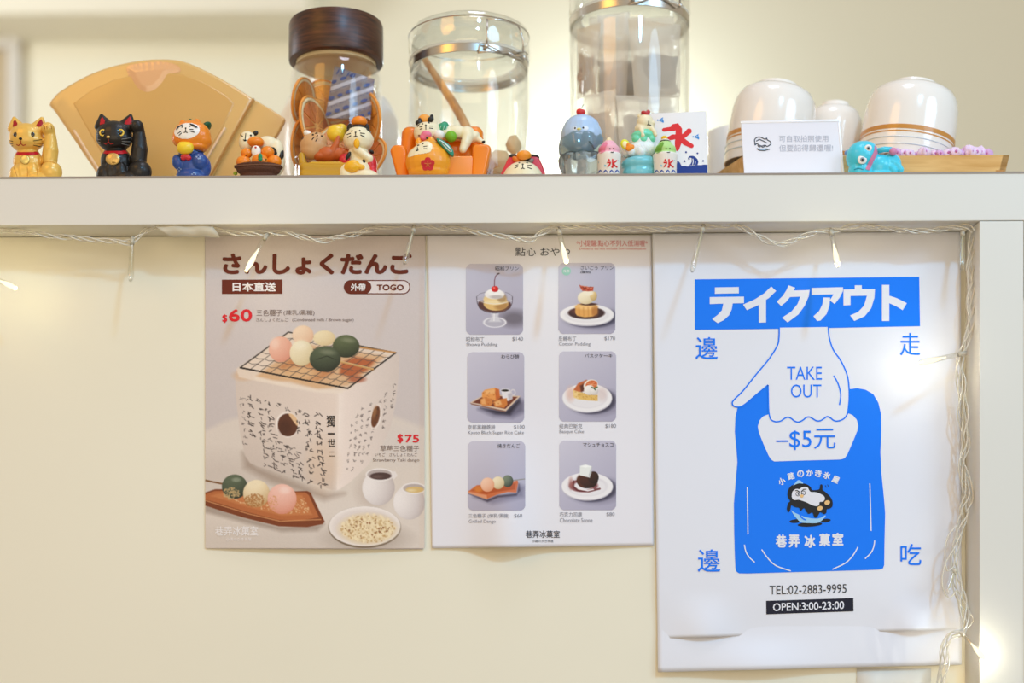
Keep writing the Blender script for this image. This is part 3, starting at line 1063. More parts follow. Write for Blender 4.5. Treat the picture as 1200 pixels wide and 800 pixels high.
def lucky_cat(cx, yb_img, k, label, body, earm, eye_style, medal, whisk, lineM):
    g = Fig('lucky_cat', label, 'figurine', cx, YF_)

    def T(x, y):
        return (cx + (x - 42) * k, yb_img + (y - 206) * k)

    def E(x, y, w, rx, ry, rw, rot=0):
        X, Y = T(x, y)
        return (X, Y, w * k, rx * k, ry * k, rw * k, rot)
    es = [E(31, 161.5, 3, 20.3, 17.5, 16), E(31, 164, 4, 20.5, 13.5, 15),                 # head
          E(33, 190, 0, 17.5, 18, 14), E(33, 203, 0, 21, 14, 16),                          # body
          E(20.5, 205, 6, 9.5, 12, 10), E(60, 201, 7, 13, 12.5, 12), E(47, 210, 3, 22, 9, 15), E(38, 212, 0, 27, 6, 17),   # haunches, base
          E(26, 200, 11, 6, 11, 5), E(38, 201, 11, 6.5, 11, 5)]                            # front paws
    ear = []
    for (bx, by), (tx, ty) in (((20.5, 150.5), (16.6, 138.2)), ((43.8, 151), (49.2, 138.6))):
        for t in (0, .2, .4, .6, .8, 1):
            x, y = bx + (tx - bx) * t, by + (ty - by) * t
            es.append(E(x, y, 3, 9.6 * (1 - t) + 2.5, 4.4 * (1 - t) + 2.4, 5 * (1 - t) + 2.6))
    arm = [(T(58, 187) + (4 * k,)), (T(59.4, 176) + (5 * k,)), (T(59.2, 164) + (6 * k,)), (T(58.4, 156.5) + (7 * k,)), (T(56.4, 150.5) + (10 * k,))]
    b = g.blob('body', body, es, voxel=0.8, smooth=5, extra=[(arm, [9.4 * k, 9.2 * k, 7.6 * k, 6.9 * k, 7.6 * k])])
    b_shift = 0
    for poly in ([(14.2, 148.5), (15.2, 141.5), (17.5, 138.5), (20.6, 143.5), (20, 147)], [(41.5, 147.2), (44.5, 142), (48.6, 138.3), (51.0, 143), (50.6, 147.5), (46, 148.5)]):
        g.patch('ear_inside', earm, [[T(*p) for p in poly]], 0.15)
    for i, (ex, ey) in enumerate(((18, 157), (38, 157))):
        X, Y = T(ex, ey)
        if eye_style == 'yellow':
            g.bead('eye', mat('#e8c23a', 0.25, coat=0.8), X, Y, 4.3 * k, 4.1 * k, 0.8)
            g.bead('pupil', mat('#0d0b0a', 0.15, coat=1.0), X, Y, 2.5 * k, 2.8 * k, 2.4)
        else:
            g.bead('eye', mat('#141009', 0.2, coat=1.0), X, Y, 2.7 * k, 2.9 * k, 0.9)
    X, Y = T(24, 161.8)
    g.bead('nose', medal if eye_style == 'yellow' else INK, X, Y, 2.1 * k, 1.6 * k, 1.0)
    mo = [[T(19, 168.5), T(21.5, 170), T(24.3, 167.5), T(27, 170), T(30, 168.8)], [T(24.3, 167.5), T(24.2, 164)]]
    g.strokes('mouth', mat('#a82a22', 0.45), mo, 0.5)
    g.strokes('whisker', whisk, [[T(39, 164.5), T(49, 163)], [T(39.5, 167), T(50, 167.4)], [T(39, 169.5), T(48, 171.5)], [T(11, 164), T(15, 165)], [T(11, 168), T(15, 167.6)], [T(12, 171), T(15, 170)]], 0.38)
    # collar
    cw = [T(x, 177.6 + 1.8 * math.cos((x - 31) / 19 * 1.5)) for x in range(14, 49)]
    poly = [(x, y - 2.0 * k) for x, y in cw] + [(x, y + 2.0 * k) for x, y in cw[::-1]]
    g.patch('collar', mat('#b8141e', 0.4), [poly], 0.9)
    X, Y = T(29.2, 186.5)
    sw = g.surf(X, Y, 10)
    md = medal
    if eye_style == 'yellow':
        g.ell('medal', md, (X, Y, sw + .6, 8 * k, 6.8 * k, 2.0), seg=24)
        g.ell('medal_slot', mat('#8d6a2a', 0.4), (X + 1, Y + 3.8 * k, sw + 2.0, 2.2 * k, .7 * k, 0.9), seg=12)
    else:
        g.ell('medal', md, (X, Y, sw + .3, 5.4 * k, 5.2 * k, 1.4), seg=20)
        g.strokes('medal_rim', mat('#b98a3a', 0.4, metal=.6), [ellipse(X, Y, 5.4 * k, 5.2 * k, 0, 20) + [ellipse(X, Y, 5.4 * k, 5.2 * k, 0, 20)[0]]], 0.45, 0.3)
    g.strokes('claw', lineM, [[T(52.3 + 2.6 * i, 147.2), T(52.6 + 2.6 * i, 150.8)] for i in range(4)], 0.45)
    g.strokes('fur_groove', lineM, [[T(49.5, 176), T(51, 186), T(50, 192)], [T(48, 196), T(50, 190), T(58, 188.5), T(66, 191)], [T(18, 190), T(16.5, 197), T(20, 206)], [T(32, 195), T(32.2, 206)], [T(43, 197), T(44.5, 206)]], 0.3, 0.05)
    return g


GOLD = mat('#e9bb58', 0.34, metal=0.12, coat=0.3, vary=0.10, bscale=120)
lucky_cat(42, 206.5, 1.0, 'gold lucky cat figurine with raised left paw and red collar', GOLD, mat('#9e1f24', 0.45), 'dot', mat('#ead27c', 0.3, metal=0.4),
          INK, mat('#b9761f', 0.4))
lucky_cat(145.5, 206.5, 1.045, 'black lucky cat figurine with yellow eyes and gold medal', BLACKP, mat('#b01d25', 0.45), 'yellow', mat('#d9b266', 0.32, metal=0.5, bump=0.4, bscale=300),
          mat('#8a8680', 0.4), mat('#35302b', 0.45))

# cat in an orange hood and a blue kimono
g = Fig('hooded_cat_figurine', 'cat figurine in an orange hood and blue kimono, holding a yellow bun', 'figurine', 225, YF_)
NAVY = mat('#25498f', 0.4, coat=0.2)
g.blob('kimono', NAVY, [(225, 194, 0, 19, 16, 14), (225, 208, 0, 19, 12, 15), (209, 190, 7, 7.5, 9.5, 7.5, 15), (234, 189, 9, 10, 9.5, 8, -30), (240, 196, 2, 7.5, 12, 9), (224, 180, 1, 15, 6, 11)], voxel=0.8)
g.blob('hood', ORANGE, [(225, 160, 2, 22.5, 18.5, 17), (231, 165, 1, 17.5, 12.5, 15), (222, 163, 4, 20.5, 13, 15), (214, 145, 3, 3.8, 5, 4), (231, 144.5, 2, 4.5, 5.5, 4.5), (229, 173, 2, 15, 5.5, 13)], voxel=0.8)
g.track(g.patch('face_patch', WHITEP, [ellipse(219, 153.3, 15.6, 9.6, -8)], 0.5))
g.patch('brow_band', BLACKP, [[(205.5, 151.5), (208, 147.5), (212.5, 145.5), (215, 144.8), (214, 146.5), (210, 149), (207, 152)], [(221, 144), (226, 144.8), (231, 147.5), (232.5, 150), (229, 149.6), (224.5, 147.5)]], 0.8)
cat_face(g, ((213.5, 148.8), (222.6, 148)), (217.6, 150), 2.2, INK, 0.5, 1.0, [[(208, 156.5), (212, 153.8)], [(209.5, 158.5), (213, 155.6)], [(222, 151.5), (226.5, 151.5)], [(222.5, 153.5), (228, 155)]])
g.blob('bun', mat('#f2cf2c', 0.4, coat=0.2), [(217, 173.5, 15, 10.2, 7.6, 7), (214, 171, 15, 6, 5, 6), (221, 172, 15, 6, 5.5, 6)], voxel=0.8)
g.blob('red_ribbon', REDP, [(217.5, 183.5, 14, 6, 3.4, 3.5), (215, 185, 14, 3.5, 3, 3), (221, 185, 14, 3.5, 3, 3)], voxel=0.6)
g.ell('leaf_cap', DKGREEN, (242, 148.5, -5, 6.8, 4.0, 9, 42), (223, 140.8, -2, 2.2, 1.6, 2.2))
g.strokes('collar_line', INK, [[(228.5, 175.5), (233, 177.6), (239, 178.2), (244, 180.5)]], 0.6)
g.patch('kimono_flower', mat('#8fa6cf', 0.5), [ellipse(232.5 + dx, 183.5 + dy, 1.5, 1.3) for dx, dy in ((-2, 0), (2, 0), (0, -2), (0, 2), (1.5, 2))] + [ellipse(210 + dx, 198 + dy, 1.3, 1.1) for dx, dy in ((-1.8, 0), (1.8, 0), (0, -1.6), (0, 1.8))] + [ellipse(227 + dx, 204 + dy, 1.4, 1.1) for dx, dy in ((-2, 0), (2, 0), (0, -1.6))], 0.3)

# cat behind a basket of oranges
g = Fig('orange_basket_cat', 'small black and cream cat figurine behind a brown basket of oranges', 'figurine', 303, YF_)
BSK = mat('#5c3a2a', 0.7, bump=1.0, bscale=700, vary=0.3)
yb = g.yb
g.blob('basket', BSK, [(303, 196, 8, 29, 4, 19), (303, 200, 8, 26, 6.5, 17), (303, 207, 6, 22, 10, 14)], voxel=0.8)
g.strokes('basket_rim', mat('#7b5641', 0.7, bump=1.0, bscale=900), [[(275 + i * 2, 194.2 - 1.6 * math.sin(math.pi * i / 28)) for i in range(29)]], 1.0, 0)
g.blob('cat_body', CREAM, [(313, 170, -8, 14, 10.5, 9), (324, 177, -9, 9, 14, 9), (328, 190, -8, 6, 14, 8), (300, 172, -8, 12, 8, 8), (316, 200, -9, 14, 14, 7)], voxel=0.8)
g.blob('cat_head', CREAM, [(288.5, 167, 2, 9, 10, 8.5, 10), (290, 160, 2, 8.5, 6, 7)], voxel=0.7)
g.ell('cat_ear', BLACKP, (299.3, 156, 1, 3.5, 2.8, 2.6, 25))
g.ell('cat_ear', BLACKP, (284, 158.5, 1, 2.6, 2.4, 2.4, -40))
g.strokes('face_paint', INK, [[(288, 156), (287.6, 160), (287, 164)], [(284.8, 163.5), (287, 164.6), (289.2, 164)], [(282, 158), (284.5, 159.8)]], 0.5)
g.bead('nose', INK, 287, 164.4, 1.5, 1.1, .7)
g.bead('eye', INK, 293.8, 158.6, 1.3, 1.1, .7)
g.patch('black_spot', BLACKP, [ellipse(320.5, 178, 4.3, 6.3, -20)], 0.4)
g.ell('black_spot', BLACKP, (329.8, 184, -4, 2.6, 8, 5, -14))
OR = []
for x, y, w_, r_ in ((285.5, 190, 10, 8.2), (305, 189, 12, 9.4), (321.5, 189.5, 9, 8.2), (289, 179.5, 8, 6.4), (313.5, 178.5, 8, 7.6), (299.5, 166.5, 6, 9.0)):
    g.ell('orange', ORANGE, (x, y, w_, r_ * (1.06 if y > 170 else 1.12), r_ * (.92 if y > 170 else .66), r_), track=True)
g.ell('white_slice', WHITEP, (300, 177, 13, 5.6, 6.6, 3))
g.ell('red_dot', REDP, (299.5, 172.6, 16, 1.3, 1.0, 1), seg=10)
g.ell('leaf', mat('#1f8a5a', 0.4), (305, 183.2, 23, 2.6, 3.6, 1.6), (305, 186.5, 24, 2.6, 2.2, 1.2))
g.ell('leaf', mat('#8aa22c', 0.4), (275.8, 203, 8, 2.6, 2.2, 2), seg=12)
g.ell('orange_navel', mat('#6b4a18', 0.5), (288.6, 182, 15, .9, .9, .6), (311.8, 186.8, 19, .9, .8, .6), seg=8)

# brown cat reclining on a mustard couch
g = Fig('toy_couch', 'small mustard yellow toy couch under the reclining brown cat', 'figurine', 378, 1.414)
MUS = mat('#c0901c', 0.4, coat=0.25)
yb = g.yb
g.blob('couch_frame', MUS, [(372, 208, 4, 24, 5, 18), (400, 208, 4, 12, 5, 18)], voxel=0.9, extra=[
    ([(353.5, 182, 14), (354.5, 190, 15), (357, 199, 15), (358, 208, 14)], [3.8, 4.8, 5.2, 5.5]), ([(353.5, 182, -8), (355, 190, -8), (357, 199, -8)], [3.8, 4.8, 5.2]),
    ([(357, 196, 18), (375, 198, 18), (408, 198, 18)], [6, 6, 6]), ([(357, 204, 18), (375, 205, 18), (408, 205, 18)], [6, 6, 6]), ([(353, 184, 12), (353.5, 183, 2), (353, 184, -8)], [4, 4, 4]),
    ([(357, 202, 14), (357, 202, 0), (357, 202, -10)], [6, 6, 6]), ([(384, 203, 10), (384, 203, -10)], [11, 11])])
g.prism('cushion', mat('#cf9f26', 0.4, coat=0.2), [(361, 189.6), (366, 188.6), (408, 188.6), (410, 193.5), (362, 193.5)], -8, 19.5, bevel=2.2)
hY = g.Y
g = Fig('reclining_cat', 'brown cat figurine in a terracotta suit lying on the mustard couch with a lemon', 'figurine', 378, 1.414)
TAN = mat('#cfa06c', 0.45, coat=0.1)
TER = mat('#c4622f', 0.45, coat=0.15)
COUCHTOP = 187.8
g.blob('head', TAN, [(367.5, 170.5, 8, 16, 14.5, 13), (371, 166, 8, 13, 11, 12), (366, 176, 8, 14, 11, 12), (362, 158.5, 7, 4.5, 4, 4)], voxel=0.8, clamp=False)
g.blob('suit', TER, [(384, 181, 8, 14, 8.5, 12), (398, 181, 6, 13, 8, 12), (408, 183, 6, 9, 6, 10), (376, 184, 8, 9, 5, 11)], voxel=0.8, clamp=False, extra=[
    ([(390, 177, 14), (394, 169, 16), (396.5, 161, 17)], [5, 3.8, 2.4]), ([(398, 181, 12), (402, 177, 14)], [5, 4])])
g.patch('suit_hem', TER, [[(369, 186), (372, 182), (371, 180), (375, 179), (375, 176.5), (379, 176), (379.5, 173.5), (383, 173.8), (386, 172), (390, 176), (384, 186)]], 0.8)
g.ell('ear', mat('#5d3a2b', 0.5), (357.5, 165, 12, 4.2, 5, 4, 10))
g.ell('ear_tuft', WHITEP, (360.5, 156.5, 10, 5.2, 3.6, 4, -22))
g.strokes('face_paint', INK, [[(365.5, 163.5), (368, 160.5)], [(369.8, 165.5), (372, 162)], [(372.4, 158.3), (370.8, 160.5)], [(369.2, 156.6), (371.4, 155.8)]], 0.5)
g.bead('eye', INK, 366.8, 158, 1.5, 1.1, .6, -20)
g.bead('eye', INK, 376.8, 159.4, 1.4, 1.1, .6, 20)
g.bead('nose', INK, 371, 156.2, 1.4, 1.0, .7)
g.blob('lemon', mat('#efc92f', 0.4, coat=0.3), [(394, 157, 2, 11.5, 10.5, 10, -25), (400, 152, 2, 7, 7, 7)], voxel=0.8, clamp=False)
g.ell('stem', GREEN, (399.5, 147, 2, 2.6, 1.6, 2), (403, 147.6, 2, 2.2, 1.3, 2))

# cat with an orange on its head and a red coat
g = Fig('red_coat_cat', 'cream and black cat figurine in a red coat with an orange on its head', 'figurine', 420, 1.406)
yb = g.yb
g.blob('body', CREAM, [(420, 182, 2, 12.5, 14, 11), (420, 199, 4, 17, 14, 13), (406, 203, 8, 9, 11, 10), (428, 207, 8, 16, 8, 13), (420, 209, 4, 21, 6, 15)], voxel=0.8, extra=[
    ([(418, 175, 13), (425, 180, 14), (433, 185.5, 13)], [4.6, 4.8, 4.6])])
g.blob('head', CREAM, [(420, 164.5, 3, 18, 14, 15), (420, 160, 3, 15, 12, 14), (420, 169, 4, 16, 8, 13)], voxel=0.8)
g.blob('coat', mat('#d0202f', 0.3, coat=0.5), [(404.5, 187.5, 3, 7.5, 8, 9, -25), (434, 192, 2, 8, 12, 11, 10), (437, 202, 3, 5.5, 8, 10), (420, 184, -8, 16, 10, 7), (428, 200, -7, 14, 14, 8)], voxel=0.8)
g.blob('cap', BLACKP, [(420, 151, 2, 11.5, 4.6, 11), (409.5, 149.5, 2, 3.2, 5.2, 3, -14), (430, 149.5, 2, 3.2, 5.2, 3, 14), (411, 155, 2, 6, 3.5, 9), (429, 155, 2, 6, 3.5, 9)], voxel=0.7, track=False)
g.ell('orange', ORANGE, (421, 142.5, 4, 9.4, 6.2, 8.6))
g.ell('orange_leaf', mat('#6b4420', 0.5), (430, 140.5, 2, 2.4, 2.0, 2, 30))
cat_face(g, ((412.6, 153.6), (421.6, 153.2)), (416.7, 155), 2.6, INK, 0.55, 1.15, [[(406.5, 157.6), (411, 156)], [(407.3, 161.2), (411.3, 158.6)], [(422, 155.8), (427.5, 156.6)], [(422.5, 158), (427.5, 160.6)]])
g.ell('orange_piece', mat('#f0b429', 0.4), (418, 168, 18.5, 3.6, 5.6, 2.4))
g.ell('coat_trim', BLACKP, (408, 182.5, 11, 2.2, 5.5, 3, -28), (426.5, 189.5, 12, 2.0, 3.2, 3), (435.5, 178, 8, 3, 2, 4, -30))
g.blob('gold_pouch', mat('#f2b521', 0.35, coat=0.3), [(413.5, 194.5, 17, 9, 7.2, 6), (408, 196, 16, 5, 5.5, 5), (422, 195.5, 17, 6, 3.4, 4, -8)], voxel=0.7, track=False)

# orange sofa
g = Fig('toy_sofa', 'bright orange toy sofa with rolled arms under the lying calico cat', 'figurine', 516, 1.418)
SOF = mat('#f08410', 0.36, coat=0.3)
yb = g.yb
g.blob('sofa_back', SOF, [(518, 181, -13, 46, 22, 7), (518, 203, -13, 46, 18, 8)], voxel=1.0, extra=[
    ([(482, 158, -12), (500, 160, -13), (535, 160, -13), (555, 158, -12)], [9.5, 8, 8, 9.5]), ([(480, 158, -12), (476, 190, -12), (476, 212, -12)], [9.5, 8, 8]), ([(557, 158, -12), (560, 190, -12), (562, 212, -12)], [9.5, 8, 8])])


def rr_poly(x0, y0, x1, y1, r, n=5, xb0=None, xb1=None):
    pts = []
    for cx_, cy_, a0 in ((x0 + r, y0 + r, 180), (x1 - r, y0 + r, 270)):
        for i in range(n + 1):
            a = R(a0 + 90 * i / n)
            pts.append((cx_ + r * math.cos(a), cy_ + r * math.sin(a)))
    pts += [(x1 if xb1 is None else xb1, y1), (x0 if xb0 is None else xb0, y1)]
    return pts


g.prism('sofa_arm', SOF, rr_poly(457, 168.5, 476.5, yb + 2, 7.5, xb0=467, xb1=480), -16, 15, bevel=4, seg=4)
g.prism('sofa_arm', SOF, rr_poly(553.5, 168.5, 575.5, yb + 2, 6, xb0=552, xb1=566), -16, 15, bevel=4, seg=4)
g.prism('seat', mat('#f28e1a', 0.36, coat=0.3), [(474, 182), (556, 182), (556, yb + 2), (474, yb + 2)], -14, 13, bevel=3)
g = Fig('lying_cat', 'cream cat with black ears lying over the orange sofa beside a dango stick', 'figurine', 522, 1.418)
g.blob('body', CREAM, [(521, 156, -1, 12, 8.5, 10), (534, 156, -2, 14, 9, 10), (546, 157.5, -2, 11, 9, 10, 14), (554, 161, -3, 9, 6.5, 8, 28)], voxel=0.8, clamp=False, extra=[
    ([(548, 161, 4), (545.5, 168, 7), (542.5, 175, 9)], [7.5, 6.0, 4.6]), ([(555, 160, -3), (561, 163.4, -2), (565.5, 166.4, -1)], [5.4, 3.8, 2.4])])
g.blob('head', CREAM, [(500, 155, 6, 15.5, 12, 12), (497, 158, 6, 12, 10, 11), (508, 153, 4, 9, 9, 9)], voxel=0.8, clamp=False)
g.blob('ear', BLACKP, [(491.5, 144.5, 5, 5.2, 3.6, 4, -20), (492, 141, 5, 2.6, 3.4, 2.4)], voxel=0.6, clamp=False, track=False)
g.blob('ear', BLACKP, [(504.5, 140, 4, 4.2, 3.2, 4, 15), (506, 137, 4, 2.4, 3.4, 2.4)], voxel=0.6, clamp=False, track=False)
g.ell('orange_on_head', mat('#f3a64a', 0.4), (497.5, 139.5, 1, 7.6, 5.6, 6))
g.patch('ear_patch', BLACKP, [[(487, 147), (490, 142.8), (495, 141), (497.5, 143), (493, 144.5), (489.5, 149)]], 0.3)
cat_face(g, ((495.2, 145.2), (502.6, 144)), (499, 146.4), 0.1, INK, 0.5, 1.15, [[(491.5, 148.6), (495, 148.2)], [(492, 151.2), (495, 150.3)], [(502.5, 147.4), (507, 147.6)], [(503, 149.8), (507.5, 150.4)]])
g.blob('pink_dango', mat('#e87a94', 0.4), [(499.5, 158, 18, 6.5, 4.8, 5), (496, 161, 18, 4.5, 4, 4)], voxel=0.7, track=False, clamp=False)
g.ell('white_dango', WHITEP, (514.5, 158, 12, 6.6, 5.8, 6))
g.ell('green_dango', mat('#7ab52c', 0.4), (528.5, 160, 11, 6.8, 6.6, 6.4))
g.tube('stick', mat('#8a5a3a', 0.6), [(490, 158.5, 15), (515, 160, 12), (541, 162.3, 9)], 0.9)
g.blob('scarf', mat('#3d9c74', 0.4), [(519, 149.5, 5, 6, 5.5, 6, -20), (521, 147.5, 2, 5, 5, 6)], voxel=0.7, clamp=False)
g.strokes('scarf_stripe', mat('#a9d8c4', 0.5), [[(515, 152), (517, 147)], [(519, 153), (521, 147)], [(522.5, 152), (524, 148)]], 0.5)
g.ell('tail_tip', BLACKP, (566.5, 166.5, 0, 2.2, 1.6, 2.2, 20))

# round orange cat with a plum blossom
g = Fig('round_orange_cat', 'round orange cat figurine with a red plum blossom in front of the sofa', 'figurine', 502, 1.3995)
YOL = mat('#f2a01e', 0.36, coat=0.3)
yb = g.yb
g.blob('body', YOL, [(502, 190, 0, 27, 22.5, 19), (502, 180, 0, 19, 15, 15), (490, 166, 0, 3.4, 4.8, 3.2, -20), (505, 165, 1, 4.4, 5, 3.6, 10), (504, 169, 0, 9, 6, 7), (502, 202, 0, 24, 10, 17)], voxel=0.8)
fp = [(477.5, 183.5), (480, 176.5), (485, 170), (492, 166), (500, 165), (505.5, 167.5), (507, 172), (505, 177.5), (500, 179.5), (490, 181), (482, 183.5)]
g.track(g.patch('face_patch', CREAM, [[tuple(p[:2]) for p in catmull([(x, y, 0) for x, y in fp], 4, True)]], 0.4))
g.strokes('face_paint', INK, [[(489.3, 172.6), (489.2, 176)], [(487.2, 176.2), (489.2, 176), (490.6, 175.4)], [(496, 171.8), (500.5, 171)], [(496.5, 174), (500.5, 174.2)]], 0.5)
g.bead('eye', INK, 490.4, 170.4, 1.5, 1.1, .6)
g.bead('eye', INK, 495.6, 168.4, 1.1, 0.9, .6)
g.bead('nose', INK, 489.2, 176.2, 1.5, 1.0, .7)
g.patch('plum_blossom', mat('#c8242e', 0.4), [ellipse(501.3 + 4.8 * math.sin(2 * math.pi * i / 5), 192.3 - 4.8 * math.cos(2 * math.pi * i / 5), 4.0, 4.0) for i in range(5)] + [ellipse(501.3, 192.3, 5, 5)], 0.35)
g.strokes('blossom_stamen', mat('#d9963c', 0.5), [[(501.3, 192.3), (501.3 + 4.0 * math.sin(2 * math.pi * i / 5), 192.3 - 4.0 * math.cos(2 * math.pi * i / 5))] for i in range(5)], 0.35, 0.5)
lf = catmull([(511.5, 161.8, 0), (518, 163.5, 0), (526, 169, 0), (531, 176, 0), (531.5, 181, 0), (528.5, 181.5, 0), (521, 174.5, 0), (514, 167, 0)], 4, True)
g.prism('leaf_rim', mat('#2f8f76', 0.4), [tuple(p[:2]) for p in lf], 2, 10, bevel=1.2)
lf2 = catmull([(514.5, 163.8, 0), (520, 166.2, 0), (526, 171, 0), (529.6, 177, 0), (527, 177.6, 0), (520, 171, 0)], 4, True)
g.prism('leaf_face', mat('#d6e4e6', 0.4), [tuple(p[:2]) for p in lf2], 8, 10.8, bevel=.5)
g.tube('leaf_vein', mat('#3a9a80', 0.4), [(516, 165.5, 11.2), (522, 170, 11.2), (528.5, 177, 11.2)], 0.5)
g.ell('stem', DKGREEN, (500.5, 161.5, 3, 1.4, 1.4, 1.4), seg=10)

# cat lying low in a red coat: only its head shows over the shelf edge
g = Fig('peeking_cat', 'cream cat face under a red coat and orange, peeking over the shelf edge', 'figurine', 612.5, 1.425)
yb = g.yb
g.blob('body', CREAM, [(612.5, 210, 3, 24, 20, 15), (612.5, 204, 5, 20, 15, 13)], voxel=0.8)
co_ = [(586, 204), (590, 196), (595, 185), (598.5, 181), (604, 180.3), (622, 180.3), (628.5, 181.2), (632, 185), (637, 196), (639.5, 204), (641, yb + 2), (584, yb + 2)]
g.prism('coat', mat('#d23642', 0.38, coat=0.3), co_, -12, 5, bevel=4, seg=4)
g.prism('coat_collar', BLACKP, [(596, 182.4), (599, 180), (605, 180.0), (605, 183.2), (598.5, 184)], -8, 5.8, bevel=.9)
g.prism('coat_collar', BLACKP, [(620, 180.0), (629, 180.6), (633, 184), (626, 183.4), (620, 183)], -8, 5.8, bevel=.9)
g.ell('head_patch', mat('#e8893a', 0.4), (605, 187, 6, 5.5, 3, 6, -35))
g.ell('head_patch', BLACKP, (616, 186.6, 8, 6, 2.4, 6, 5))
g.ell('head_patch', mat('#8f8880', 0.4), (622, 188.8, 7, 4, 2.4, 5, 35))
g.ell('orange', ORANGE2, (614, 182, 11, 8.8, 5.6, 7))
cat_face(g, ((608.6, 190.8), (617.6, 190.8)), (612.6, 192.4), 2.2, INK, 0.5, 1.0, [[(603.5, 194), (607.5, 192.8)], [(603, 197), (607, 195)], [(617.6, 194), (623, 193.6)], [(618, 196), (623.5, 198)]])

# penguin of blue ice with a cherry
ICEM = bpy.data.materials.new('clear_resin')
ICEM.use_nodes = True
b_ = ICEM.node_tree.nodes['Principled BSDF']
b_.inputs['Base Color'].default_value = rgb('#cfdde2')
b_.inputs['Roughness'].default_value = 0.12
b_.inputs['Transmission Weight'].default_value = 0.88
b_.inputs['IOR'].default_value = 1.3
b_.inputs['Coat Weight'].default_value = 0.6
ICE2 = ICEM.copy()
ICE2.node_tree.nodes['Principled BSDF'].inputs['Base Color'].default_value = rgb('#c3dde2')
g = Fig('ice_penguin', 'pale blue penguin head on a lump of clear grey ice, with a red cherry', 'figurine', 681.5, 1.408)
yb = g.yb
bm = bmesh.new()


def craggy(part, m, prof, amp, seed, n=40, flute=0):
    V, Fc = [], []
    cx_ = g.cx
    for i, (r_, y_) in enumerate(prof):
        for k in range(n):
            a = 2 * math.pi * k / n
            d = 1 + amp * noise.noise(Vector((math.sin(a) * 2.2, math.cos(a) * 2.2, y_ * .09 + seed))) + flute * math.sin(a * 9 + seed)
            V.append(g.pt(cx_ + r_ * d * math.sin(a), y_ + amp * 8 * noise.noise(Vector((math.sin(a) * 2, math.cos(a) * 2, seed * 2))), r_ * d * .8 * math.cos(a)))
    for i in range(len(prof) - 1):
        for k in range(n):
            Fc.append((i * n + k, i * n + (k + 1) % n, (i + 1) * n + (k + 1) % n, (i + 1) * n + k))
    Fc.append(tuple(range(n))[::-1])
    Fc.append(tuple((len(prof) - 1) * n + k for k in range(n)))
    for v in V:
        if v.z < 0:
            v.z = 0
    return mesh_obj(part, V, Fc, m, g.root, True)


craggy('ice_base', ICEM, [(20, yb), (22, yb - 1), (23.5, 205), (25, 196), (25.5, 188), (24, 182)], 0.2, 1.3, flute=0.05)
craggy('ice_middle', ICE2, [(23, 183.5), (26, 180), (26.6, 172), (25.5, 164), (23, 160)], 0.2, 4.1, flute=0.04)
g.blob('penguin_head', mat('#b3cdea', 0.35, coat=0.3, sss=0.2), [(681.5, 158, 0, 24.3, 20, 19), (681.5, 152, 0, 22, 17.5, 17.5), (681.5, 161.5, 0, 24, 5, 19)], voxel=0.9, clamp=False)
g.bead('eye', INK, 674, 150, 1.2, 1.2, .6)
g.bead('eye', INK, 683.6, 149.6, 1.1, 1.1, .6)
g.bead('beak', mat('#e9e089', 0.4), 678.6, 151, 2.6, 1.5, 1.6)
g.patch('white_cheek', mat('#dfe9f4', 0.4), [ellipse(674, 150.3, 2.6, 2.6), ellipse(686.5, 150, 3.4, 3)], 0.12)
g.strokes('flipper', mat('#3c6670', 0.5), [[(690, 166), (692.5, 170), (694, 174.5)]], 0.8, 0.4) or g.tube('flipper', mat('#3c6670', 0.5), [(690, 166, 19), (692.5, 170, 19.5), (694, 174.5, 19)], 0.8)
g.blob('cherry', mat('#d4141c', 0.2, coat=0.8), [(680.7, 131.6, 2, 5.4, 3.9, 5), (679, 131, 2, 4, 3.8, 4.5)], voxel=0.6, track=False)
g.tube('cherry_stem', mat('#3c3a2c', 0.5), [(680.7, 128.2, 2), (682, 125, 2), (684.3, 122.3, 2)], 0.55)

# two paper cups of shaved ice with faces
RED_INK = mat('#dd2c2c', 0.45)
BLU_INK = mat('#2f55a4', 0.45)


